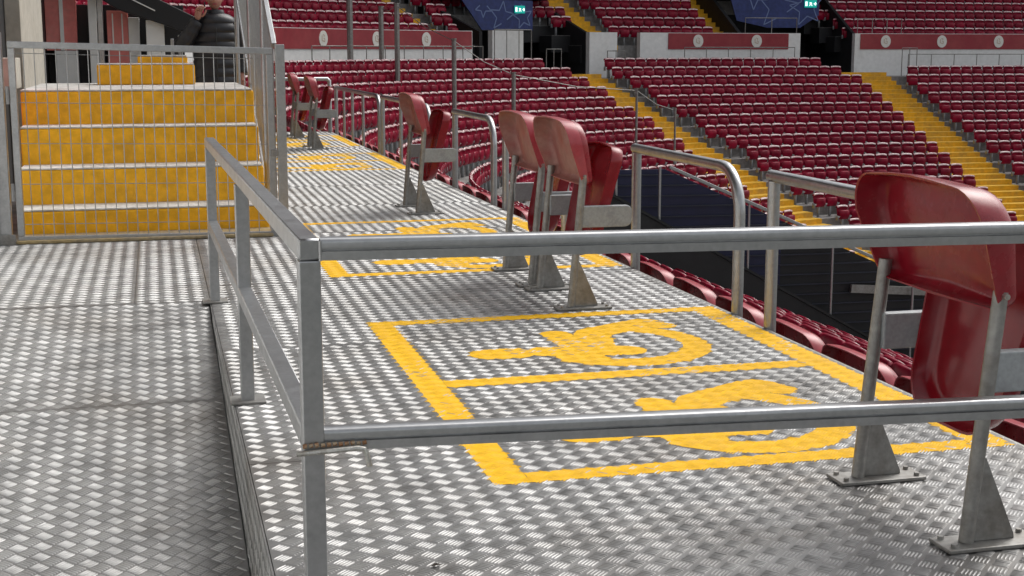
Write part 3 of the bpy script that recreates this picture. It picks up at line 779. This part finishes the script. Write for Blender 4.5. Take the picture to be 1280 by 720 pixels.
# ------------------------------------------------------------------ yellow aisles
def aisle(s_a,hw,n0,n1,label,upper=False):
    off0=UO if upper else 0
    base=bpt(s_a,off0-(-ROWD*n0 if upper else ROWD*n0),(UZ0-.8) if upper else Z0-.8)
    a=thing('aisle_stairs',base,label,'stairs','yellow stepped aisles')
    for n in range(n0,n1):
        for hf in (0,1):
            if upper: off=UO+ROWD*n; fl=UZ0-.80+UR*n; rise=UR; o0,o1=off-.43+hf*.425,off+hf*.425-.005; zt_=fl+.004+(hf)*rise/2; o0-=.014
            else: off=-ROWD*n; fl=Z0-.80-RISE*n; rise=RISE; o1,o0=off+.42-hf*.425,off-.005-hf*.425; zt_=fl+.006+rise/2-hf*rise/2; o0-=.014
            r=(R0+off)/R0 if s_a<0 else 1
            m=MB(); V=[]; s0,s1=s_a-(hw+.16)/r,s_a+(hw+.16)/r
            arcwall(m,s0,s1,o0,o1,zt_-rise/2-.06,zt_,0,2.0)
            for i in range(len(m.F)): pass
            m.K=[1 if abs(sum(m.V[j][2] for j in f)/4-zt_)>.01 else 0 for f in m.F]
            m.obj('step',['aisle','aislefront'],a)
    return a
aisle(A_MID,W_MID,0,23,'long yellow stepped aisle descending from the left dark tunnel mouth')
aisle(A_RIGHT,W_RIGHT,0,23,'long yellow stepped aisle descending from the right dark tunnel mouth')
aisle(A_UP[0][0],A_UP[0][1],0,8,'narrow yellow stair in the upper tier left of the left tunnel',True)
aisle(A_UP[1][0],A_UP[1][1],0,8,'narrow yellow stair in the upper tier right of the left tunnel',True)
aisle(A_UP[2][0],A_UP[2][1],0,8,'narrow yellow stair in the upper tier beside the right blue banner',True)

# ------------------------------------------------------------------ wall below the upper tier with red banners
WO=1.8
def wall(s0,s1,z0,z1,label,name='parapet_wall',mt='whitewall',o0=WO,o1=WO+.25):
    m=MB(); arcwall(m,s0,s1,o0,o1,z0,z1); return tag(m.obj(name,mt),label,'wall')
wall(-32.5,-13.15,-1.08,.72,'white curved wall under the left red banner')
wall(-12.2,-10.75,-1.08,.75,'short white wall block with tube rails left of the left tunnel')
wall(-7.70,-6.45,-1.08,.72,'short white wall block right of the left tunnel')
wall(-5.42,1.65,-1.08,.72,'white wall under the middle red banner')
wall(4.2,22,-1.08,.72,'white wall under the right red banner')
def banner(s0,s1,ems,label,z0=.05,z1=.70):
    m=MB(); arcwall(m,s0,s1,WO-.035,WO-.003,z0,z1); b=tag(m.obj('fascia_banner','banner'),label,'banner','red fascia banners')
    for e_ in ems:
        c=bpt(e_,WO-.055,(z0+z1)/2+.01); th=bth(e_); tx=Vector((math.cos(th),math.sin(th),0))
        m=MB(); P=[c+tx*(.235*math.cos(g))+Vector((0,0,.265*math.sin(g))) for g in [2*math.pi*i/24 for i in range(24)]]
        nrm=Vector((-math.sin(th),math.cos(th),0)); m.prism(P,nrm*.018); em=m.obj('emblem','emblem',b,fixn=True)
        m=MB()
        for (x0,z0_,x1,z1_,w_) in ((-.08,.10,-.08,-.06,.035),(-.08,-.06,.06,-.10,.035),(.06,-.10,.07,.0,.03),(.07,.0,0,.01,.03),(-.04,.13,.05,.11,.03),(.05,.11,.02,.05,.03)):
            m.beam(c-nrm*.004+tx*x0+Vector((0,0,z0_)),c-nrm*.004+tx*x1+Vector((0,0,z1_)),w_,.004,up=nrm)
        m.obj('emblem_mark','emblem_mark',em)
    return b
banner(-32.0,-13.2,[-26.1,-23.3,-20.56,-17.84,-15.4],'long red banner with white round emblems on the left curved wall')
banner(-4.18,1.09,[-2.88,-.35],'red banner with two white round emblems between the tunnels')
banner(4.45,21.8,[5.64,8.35,11.15,14.0,16.8],'red banner with white round emblems right of the right tunnel')

def walkway_rail(s0,s1,z,label,o=.95,gapd=1.1):
    t_=thing('walkway_rail',bpt((s0+s1)/2,o,Z0-.8),label,'rail','thin rails along the upper walkway')
    ss=srange(s0,s1,gapd); m=MB(); m.tube([bpt(a,o,Z0-.8) for a in ss[:1]]+[bpt(a,o,z) for a in ss]+[bpt(a,o,Z0-.8) for a in ss[-1:]],.022,6); m.obj('top_tube','steel_dull',t_,smooth=False)
    for a in ss[1:-1]:
        m=MB(); m.tube([bpt(a,o,Z0-.8),bpt(a,o,z)],.018,6); m.obj('upright','steel_dull',t_)
walkway_rail(-22.3,-13.4,.14,'thin steel rail in front of the left red banner')
walkway_rail(-3.9,1.0,.12,'thin steel rail in front of the middle red banner')
walkway_rail(6.3,14,-.16,'thin steel rail in front of the right white wall')
walkway_rail(-12.35,-10.6,.78,'tube rail framing the white block by the left tunnel',1.5,.6)
walkway_rail(-9.9,-9.2,.05,'square tube gate frame standing in the left tunnel mouth',1.5,.7)
walkway_rail(-7.4,-6.6,-.02,'square tube gate frame before the white block right of the left tunnel',1.0,.8)
walkway_rail(-.75,1.55,1.35,'tube rail on top of the white wall below the right blue banner',2.0,1.2)
walkway_rail(4.4,6.5,1.35,'tube rail above the red banner right of the right tunnel',2.0,.7)
walkway_rail(6.0,6.7,.10,'small square tube gate on the walkway right of the right tunnel',.95,.7)

# ------------------------------------------------------------------ tunnel mouths with blue star banners and exit signs
def vomitory(s0,s1,ztop,depth,label,b0,b1,bz0,bz1,bo,cut):
    sc=(s0+s1)/2; t_=thing('tunnel_mouth',bpt(sc,WO+1,-1.08),label,'tunnel','dark tunnel mouths')
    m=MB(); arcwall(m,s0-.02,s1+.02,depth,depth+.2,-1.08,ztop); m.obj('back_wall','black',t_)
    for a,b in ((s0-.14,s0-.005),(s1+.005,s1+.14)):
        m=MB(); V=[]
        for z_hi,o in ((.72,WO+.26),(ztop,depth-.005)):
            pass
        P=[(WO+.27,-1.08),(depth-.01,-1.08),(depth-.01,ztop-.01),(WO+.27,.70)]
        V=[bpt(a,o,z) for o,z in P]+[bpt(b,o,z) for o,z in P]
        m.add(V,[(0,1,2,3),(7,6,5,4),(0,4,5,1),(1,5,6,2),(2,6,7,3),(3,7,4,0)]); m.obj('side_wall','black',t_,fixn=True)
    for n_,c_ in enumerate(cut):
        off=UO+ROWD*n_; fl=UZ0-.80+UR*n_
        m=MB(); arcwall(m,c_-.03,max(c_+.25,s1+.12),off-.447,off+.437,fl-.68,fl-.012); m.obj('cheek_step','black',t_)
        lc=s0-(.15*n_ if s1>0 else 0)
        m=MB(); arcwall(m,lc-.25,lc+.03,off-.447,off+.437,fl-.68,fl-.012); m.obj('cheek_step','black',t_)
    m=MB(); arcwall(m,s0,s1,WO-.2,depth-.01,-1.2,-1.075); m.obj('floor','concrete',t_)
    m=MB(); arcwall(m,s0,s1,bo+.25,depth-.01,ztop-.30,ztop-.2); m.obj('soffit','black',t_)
    # banner on the lintel: flat board
    A_=bpt(b0,bo,0); B_=bpt(b1,bo,0); tx=(B_-A_).normalized(); nr=Vector((tx.y,-tx.x,0)); Lw=(B_-A_).length
    bn=thing('star_banner',(A_.x,A_.y,bz0),'blue banner with pale star outlines above the '+('left' if s1<0 else 'right')+' tunnel mouth','banner','blue star banners')
    poly=[A_+Vector((0,0,bz1)),A_+tx*(.28*Lw)+Vector((0,0,bz0)),B_+Vector((0,0,bz0)),B_+Vector((0,0,bz1))] if s1<0 else \
         [A_+Vector((0,0,bz1)),A_+tx*(.12*Lw)+Vector((0,0,bz0+.30)),A_+tx*(.45*Lw)+Vector((0,0,bz0)),A_+tx*(.8*Lw)+Vector((0,0,bz0)),B_+Vector((0,0,bz0+.55)),B_+Vector((0,0,bz1))]
    m=MB(); m.prism([p+nr*.01 for p in poly],-nr*.05); m.obj('vinyl','blue',bn,fixn=True)
    def star(cx,cz,R_,rot):
        mm=MB(); P=[]
        for i in range(10):
            r_=R_ if i%2==0 else R_*.45; g_=rot+math.pi*i/5; P.append(A_+tx*(cx+r_*math.cos(g_))+Vector((0,0,cz+r_*math.sin(g_)))+nr*.016)
        zmin,zmax=bz0+.02,bz1-.02
        for i in range(10):
            p,q=P[i],P[(i+1)%10]
            if min(p.z,q.z)<zmin or max(p.z,q.z)>zmax: continue
            mm.beam(p,q,.045,.006,up=nr)
        if mm.V: mm.obj('star_outline','blueline',bn)
    H=bz1-bz0
    star(Lw*.56,bz0+H*.45,H*.52,.2); star(Lw*.30,bz0+H*.75,H*.35,.9); star(Lw*.86,bz0+H*.45,H*.42,.5)
    return A_,tx,nr,Lw
A_,tx,nr,Lw=vomitory(-12.45,-7.72,2.35,6.6,'dark left tunnel mouth cut into the upper tier',-12.0,-8.9,.80,1.98,3.9,(-7.75,-8.5,-9.3))
def exit_sign(c,tx,nr,w_,h_,label,stand):
    t_=thing('exit_sign',c-Vector((0,0,h_/2)),label,'sign','green exit signs')
    m=MB(); P=[c+tx*(i*w_/2)+Vector((0,0,j*h_/2)) for i,j in ((-1,-1),(1,-1),(1,1),(-1,1))]; m.prism(P,-nr*.05); m.obj('lightbox','exitgreen',t_,fixn=True)
    def bar(x0,z0,x1,z1,wd,nm):
        m=MB(); m.beam(c+nr*.004+tx*(x0*w_)+Vector((0,0,z0*h_)),c+nr*.004+tx*(x1*w_)+Vector((0,0,z1*h_)),wd*h_,.004,up=nr); return m.obj(nm,'exitwhite',t_)
    bar(-.38,-.30,-.38,.30,.34,'door_mark'); 
    bar(-.02,.0,-.02,.18,.22,'figure'); bar(.0,-.05,.12,-.26,.12,'figure'); bar(-.03,-.05,-.12,-.26,.12,'figure'); bar(-.12,.12,.1,.06,.10,'figure')
    bar(.24,0,.42,0,.14,'arrow'); bar(.36,.2,.44,0,.14,'arrow'); bar(.36,-.2,.44,0,.14,'arrow')
exit_sign(A_+tx*(Lw*.80)+nr*.09+Vector((0,0,1.62)),tx,nr,.50,.30,'small lit green exit sign on the left blue banner',0)
A_,tx,nr,Lw=vomitory(-.85,4.22,3.2,6.6,'dark right tunnel mouth cut into the upper tier',-.8,3.5,.98,2.9,3.9,[4.3-.33*i for i in range(5)])
exit_sign(A_+tx*(Lw*.90)+nr*.09+Vector((0,0,2.02)),tx,nr,.56,.32,'lit green exit sign at the end of the right blue banner',0)

# ------------------------------------------------------------------ net posts standing between the blocks
def surf(u,v):
    """the point of the seat slope seen at a photo position"""
    d_=Fv+Rv*((u-640)/1750)+Uv*((360-v)/1750); best=None
    tt=20.0
    while tt<75:
        p=d_*tt; rx,ry=p.x-CX,p.y-CY
        off = (math.hypot(min(rx,0),ry) if rx<0 else ry)-R0
        zs=Z0-.1+off*RISE/ROWD
        if p.z<zs: return p
        tt+=.1
    return d_*60
NP=[(438,74,2.9,.20,'tall grey net post at the left red banner'),(477,76,1.75,.17,'grey net post where the corner seats meet the banner wall'),(497,96,2.3,.17,'grey net post among the corner seats below the banner wall'),
    (568,137,2.15,.15,'grey net post in the middle of the corner seat block'),(642,160,1.7,.14,'grey net post behind the pair of dusty chairs'),
    (795,186,1.95,.085,'slim steel post rising at the foot of the middle aisle'),(843,197,1.6,.075,'shorter slim steel post right of the middle aisle'),
    (1143,205,.0,.0,'')]
tops=[]
for u,v,hh,dd,lb in NP:
    if not hh: continue
    p=surf(u,v); t_=thing('net_post',p-Vector((0,0,.75)),lb,'post','posts carrying the net line')
    m=MB(); m.tube([p-Vector((0,0,.75)),p+Vector((0,0,hh))],dd/2,8); m.obj('shaft','steel_dull',t_,smooth=True)
    m=MB(); m.tube([p+Vector((0,0,hh)),p+Vector((0,0,hh+.03))],dd*.62,8); m.obj('cap','steel_dull',t_)
    tops.append(p+Vector((0,0,hh-.05)))
CABL={1:'short thin cable between the two net posts by the banner wall',2:'thin cable falling from the banner wall posts to the corner block post',3:'thin cable from the corner block post to the post behind the chairs',4:'long thin cable from the post behind the chairs to the aisle foot',5:'thin cable joining the two slim posts at the middle aisle'}
for a,b in ((1,2),(2,3),(3,4),(4,5),(5,6)):
    if a>=len(tops) or b>=len(tops): continue
    m=MB(); p,q=tops[a],tops[b]; m.tube([p,(p*.5+q*.5)-Vector((0,0,.12)),q],.014,5)
    tag(m.obj('net_cable','steel_dull'),CABL[a],'cable','cables between the net posts')

# ------------------------------------------------------------------ dark raking wall with louvres and handrail
WY=20.0
def ztopw(x): return min(-1.75,-1.47-.435*(x-6.93))
def zparw(x): return -2.34-.55*(x-6.93)
rk=thing('raking_wall',(6.6,WY,-5),'dark raking wall with louvred navy and black panels above the lower seats','wall')
X0,X1=6.45,14.5
m=MB(); m.prism([(X0,WY,zparw(X0)),(X1,WY,zparw(X1)),(X1,WY,-9.6),(X0,WY,-6.0)],(0,.22,0)); m.obj('parapet','blackmetal',rk,fixn=True)
XN=9.55
m=MB(); m.prism([(X0,WY+.30,ztopw(X0)-.05),(7.57,WY+.30,ztopw(7.57)-.05),(XN,WY+.30,ztopw(XN)-.05),(XN,WY+.30,zparw(XN)-.3),(X0,WY+.30,zparw(X0)-.3)],(0,.03,0)); m.obj('navy_panel','navy',rk,fixn=True)
m=MB(); m.prism([(XN+.003,WY+.30,ztopw(XN)-.05),(X1,WY+.30,ztopw(X1)-.05),(X1,WY+.30,zparw(X1)-.3),(XN+.003,WY+.30,zparw(XN)-.3)],(0,.03,0)); m.obj('black_panel','black',rk,fixn=True)
z=-1.87
while z>-5.2:
    xe=6.93+(-1.47-.06-z)/.435; xs_=max(X0,6.93+(-2.34-z)/.55) if z<zparw(X0) else X0
    if xe-xs_>.2:
        m=MB(); m.beam((xs_,WY+.27,z),(min(xe,X1),WY+.27,z-.02),.03,.02); m.obj('slat','slat',rk)
    z-=.165
m=MB(); m.beam((7.57,WY+.1,ztopw(7.57)),(X1,WY+.1,ztopw(X1)),.06,.05); m.obj('handrail','galv',rk,bevel=.006)
m=MB(); m.beam((X0,WY+.02,zparw(X0)+.03),(X1,WY+.02,zparw(X1)+.03),.10,.04); m.obj('parapet_trim','blackmetal',rk)
for x in (6.72,7.42,8.9,10.35,11.8):
    m=MB(); m.tube([(x,WY+.1,zparw(x)-.02),(x,WY+.1,ztopw(x))],.022,8); m.obj('baluster','galv',rk,smooth=True)
m=MB(); m.beam((10.75,WY+.2,-3.78),(13.4,WY+.2,-3.98),.05,.13); m.obj('cross_rail','steel_dull',rk)

# ------------------------------------------------------------------ person behind the steps
PSC=.955; px,py=.60,14.0
per=thing('person',(px,py,DK),'person in a black quilted jacket behind the steps, one hand raised to the ear','person')
Z=lambda h: DK+h
import bmesh
def skin_body(name, joints, edges, radii, mt, parent, sub=2):
    me=bpy.data.meshes.new(name); me.from_pydata([(x-px,y-py,z-DK) for x,y,z in joints],edges,[])
    o=link(name,me,parent); me.materials.append(M[mt])
    sk=o.modifiers.new('skin','SKIN'); 
    for i,r in enumerate(radii): me.skin_vertices[0].data[i].radius=r if isinstance(r,tuple) else (r,r)
    me.skin_vertices[0].data[0].use_root=True
    sb=o.modifiers.new('sub','SUBSURF'); sb.levels=sub; sb.render_levels=sub
    sk.use_smooth_shade=True
    return o
def HB(x,y,h): return (px+x,py+y,Z(h))
J=[HB(0,0,.95),HB(0,0,1.15),HB(0,.0,1.38),HB(0,0,1.50),HB(0,-.01,1.57),
   HB(-.10,0,.90),HB(-.11,-.01,.50),HB(-.12,.02,.09),HB(-.12,-.13,.045),
   HB(.10,0,.90),HB(.11,-.01,.50),HB(.12,.02,.09),HB(.13,-.13,.045),
   HB(-.19,0,1.43),HB(-.33,-.10,1.22),HB(-.155,-.14,1.50),HB(-.15,-.13,1.545),
   HB(.19,0,1.43),HB(.26,.02,1.15),HB(.25,-.05,.92),HB(.245,-.07,.86)]
Ed=[(0,1),(1,2),(2,3),(3,4),(0,5),(5,6),(6,7),(7,8),(0,9),(9,10),(10,11),(11,12),(2,13),(13,14),(14,15),(15,16),(2,17),(17,18),(18,19),(19,20)]
Rr=[(.16,.12),(.15,.11),(.16,.11),.062,.058,.09,.06,.045,.045,.09,.06,.045,.045,.065,.05,.032,.028,.065,.05,.034,.028]
skin_body('body',J,Ed,Rr,'trousers',per)
# jacket: quilted loft over the torso with sleeves
def loft(rings,n=28):
    m=MB(); V=[]
    for cx,cy,cz,rx,ry in rings:
        for j in range(n):
            g_=2*math.pi*j/n; V.append((px+cx+rx*math.cos(g_),py+cy+ry*math.sin(g_),Z(cz)))
    F=[(i*n+j,i*n+(j+1)%n,(i+1)*n+(j+1)%n,(i+1)*n+j) for i in range(len(rings)-1) for j in range(n)]
    F+=[tuple(range(n))[::-1],tuple(range((len(rings)-1)*n,len(rings)*n))]
    return m.add(V,F)
rings=[]; K_=64
for i in range(K_+1):
    h=.80+.72*i/K_
    ph=(h-.80)/.088
    bul=.016*abs(math.sin(math.pi*ph))**.6
    if h<1.38: rx,ry=.205+.012*math.sin((h-.8)*4),.150
    else:
        q=min(1,(h-1.38)/.14); rx=.215*(1-q)**.55+.085*q; ry=.150*(1-q)**.6+.085*q
    rings.append((0,0,h,rx+bul,ry+bul))
jk=loft(rings).obj('jacket','jacket',per,smooth=True)
def sleeve(pts,r0,r1):
    P=[Vector(p) for p in pts]; out=[];rr=[]; L_=30
    seg=[(P[i+1]-P[i]).length for i in range(len(P)-1)]; tot=sum(seg)
    for i in range(L_+1):
        d_=tot*i/L_; k=0
        while k<len(seg)-1 and d_>seg[k]: d_-=seg[k]; k+=1
        out.append(P[k]+(P[k+1]-P[k])*(d_/seg[k])); rr.append((r0+(r1-r0)*i/L_)+.010*abs(math.sin(math.pi*i/4.3))**.6)
    m=MB(); m.tube(out,rr,14); return m.obj('sleeve','jacket',jk,smooth=True)
sleeve([HB(-.165,0,1.42),HB(-.255,-.05,1.30),HB(-.335,-.10,1.21),HB(-.31,-.13,1.24),HB(-.23,-.145,1.36),HB(-.185,-.145,1.44)],.085,.055)
sleeve([HB(.165,0,1.42),HB(.235,.01,1.30),HB(.27,.02,1.14),HB(.262,-.03,1.0),HB(.25,-.06,.92)],.085,.055)
m=loft([(0,-.005,1.49,.095,.09),(0,-.01,1.51,.10,.095),(0,-.012,1.535,.094,.088),(0,-.012,1.555,.086,.08)],20); m.obj('collar','jacket',jk,smooth=True)
m=MB(); m.tube([HB(0,-.165,.82),HB(0,-.172,1.1),HB(0,-.168,1.36),HB(0,-.105,1.50)],.006,6); m.obj('zip','dark',jk)
# head: shaped sphere
hd=thing('head',(0,0,0)); hd.parent=per; hd.location=(0,0,0)
def head_mesh():
    m=MB(); V=[]; n,mm=24,18; c=HB(0,-.02,1.665)
    for i in range(mm+1):
        a=math.pi*i/mm; zc=math.cos(a)
        for j in range(n):
            g_=2*math.pi*j/n; x=math.sin(a)*math.cos(g_); y=math.sin(a)*math.sin(g_)
            sx=.076*(1-.22*max(0,-zc)**1.5); sy=.096*(1-.10*max(0,-zc)); z_=.118*zc
            X,Y=x*sx,y*sy
            if y<-.3 and zc<.1:  # face: chin forward, nose and brow
                Y-=.006*max(0,-zc)
            fx=abs(X)
            if y<-.5:
                Y-=.020*math.exp(-(fx/.014)**2)*math.exp(-((zc+.12)/.16)**2)
                Y+=.010*math.exp(-((fx-.032)/.016)**2)*math.exp(-((zc-.08)/.10)**2)
                Y-=.005*math.exp(-(fx/.024)**2)*math.exp(-((zc+.48)/.08)**2)
            V.append((c[0]+X,c[1]+Y,c[2]+z_))
    F=[(i*n+j,(i+1)*n+j,(i+1)*n+(j+1)%n,i*n+(j+1)%n) for i in range(mm) for j in range(n)]
    return m.add(V,F),c
m,c=head_mesh(); bpy.data.objects.remove(hd)
hd=m.obj('head','skin',per,smooth=True)
for sx in (-1,1):
    m=MB(); m.tube([(c[0]+sx*.073,c[1]+.012,c[2]+.022),(c[0]+sx*.084,c[1]+.018,c[2]+.0),(c[0]+sx*.076,c[1]+.012,c[2]-.028)],[.008,.013,.006],8); m.obj('ear','skin',hd,smooth=True)
    m=MB(); m.tube([(c[0]+sx*.044,c[1]-.080,c[2]+.030),(c[0]+sx*.020,c[1]-.088,c[2]+.032)],.004,6); m.obj('eyebrow','hair',hd)
    m=MB(); m.tube([(c[0]+sx*.040,c[1]-.078,c[2]+.012),(c[0]+sx*.024,c[1]-.084,c[2]+.012)],.0045,6); m.obj('eye','dark',hd)
m=MB(); m.tube([(c[0]-.022,c[1]-.088,c[2]-.058),(c[0],c[1]-.094,c[2]-.056),(c[0]+.022,c[1]-.088,c[2]-.058)],.004,6); m.obj('mouth','magenta',hd)
m=MB(); V=[]; n=20
for i in range(8):
    a=.02+1.25*i/7
    for j in range(n):
        g_=2*math.pi*j/n; fr=1 if math.sin(g_)>-.3 else .72
        aa=a*fr; V.append((c[0]+.081*math.sin(aa)*math.cos(g_),c[1]+.006+.102*math.sin(aa)*math.sin(g_),c[2]+.006+.122*math.cos(aa)))
m.add(V,[(i*n+j,(i+1)*n+j,(i+1)*n+(j+1)%n,i*n+(j+1)%n) for i in range(7) for j in range(n)]+[tuple(range(n))]); m.obj('hair','hair',hd,smooth=True)
# raised hand with five fingers curled round a phone
hx,hy,hz=-.150,-.145,1.50
def hand(parent,sx,fl):
    m=MB(); m.tube([HB(hx-.03,hy,1.455),HB(hx-.022,hy-.002,1.49),HB(hx-.012,hy-.004,1.535)],[.024,.036,.034],10)
    for k,(dx,l) in enumerate(((-.036,.060),(-.014,.072),(.008,.068),(.028,.054))):
        b=Vector(HB(hx+dx*.9-.012,hy-.012,1.53)); m.tube([b,b+Vector((.012,-.018,l*.45)),b+Vector((.03,-.012,l*.75)),b+Vector((.040,.004,l*.85))],[.0095,.009,.0082,.0068],8)
    b=Vector(HB(hx+.014,hy-.004,1.485)); m.tube([b,b+Vector((.026,-.014,.018)),b+Vector((.040,-.012,.045)),b+Vector((.044,-.006,.062))],[.012,.0105,.009,.007],8)
    m.obj('hand','skin',parent,smooth=True)
hand(per,-1,0)
m=MB(); p=Vector(HB(-.102,-.115,1.56)); m.box((p.x-.006,p.y-.035,p.z-.075),(p.x+.006,p.y+.035,p.z+.065)); tag(m.obj('phone','phone',bevel=.003),'dark phone held to the ear by the person behind the steps','phone')
m=MB(); m.tube([HB(.25,-.06,.93),HB(.247,-.07,.89),HB(.245,-.075,.85)],[.026,.034,.032],10)
for k,dx in enumerate((-.024,-.008,.008,.023)):
    b=Vector(HB(.245+dx,-.08,.855)); m.tube([b,b+Vector((0,-.012,-.04)),b+Vector((-.004,-.004,-.07))],[.0095,.0088,.007],8)
b=Vector(HB(.215,-.085,.885)); m.tube([b,b+Vector((-.012,-.018,-.03)),b+Vector((-.006,-.024,-.055))],[.011,.010,.007],8)
m.obj('hand','skin',per,smooth=True)
for sx in (-1,1):
    m=MB(); m.tube([HB(.12*sx,.05,.045),HB(.122*sx,-.06,.05),HB(.128*sx,-.16,.04)],[.045,.05,.038],12); m.obj('shoe','dark',per,smooth=True)

per.scale=(PSC,)*3
bpy.data.objects['phone'].scale=(PSC,)*3; bpy.data.objects['phone'].location=(px*(1-PSC),py*(1-PSC),DK*(1-PSC))
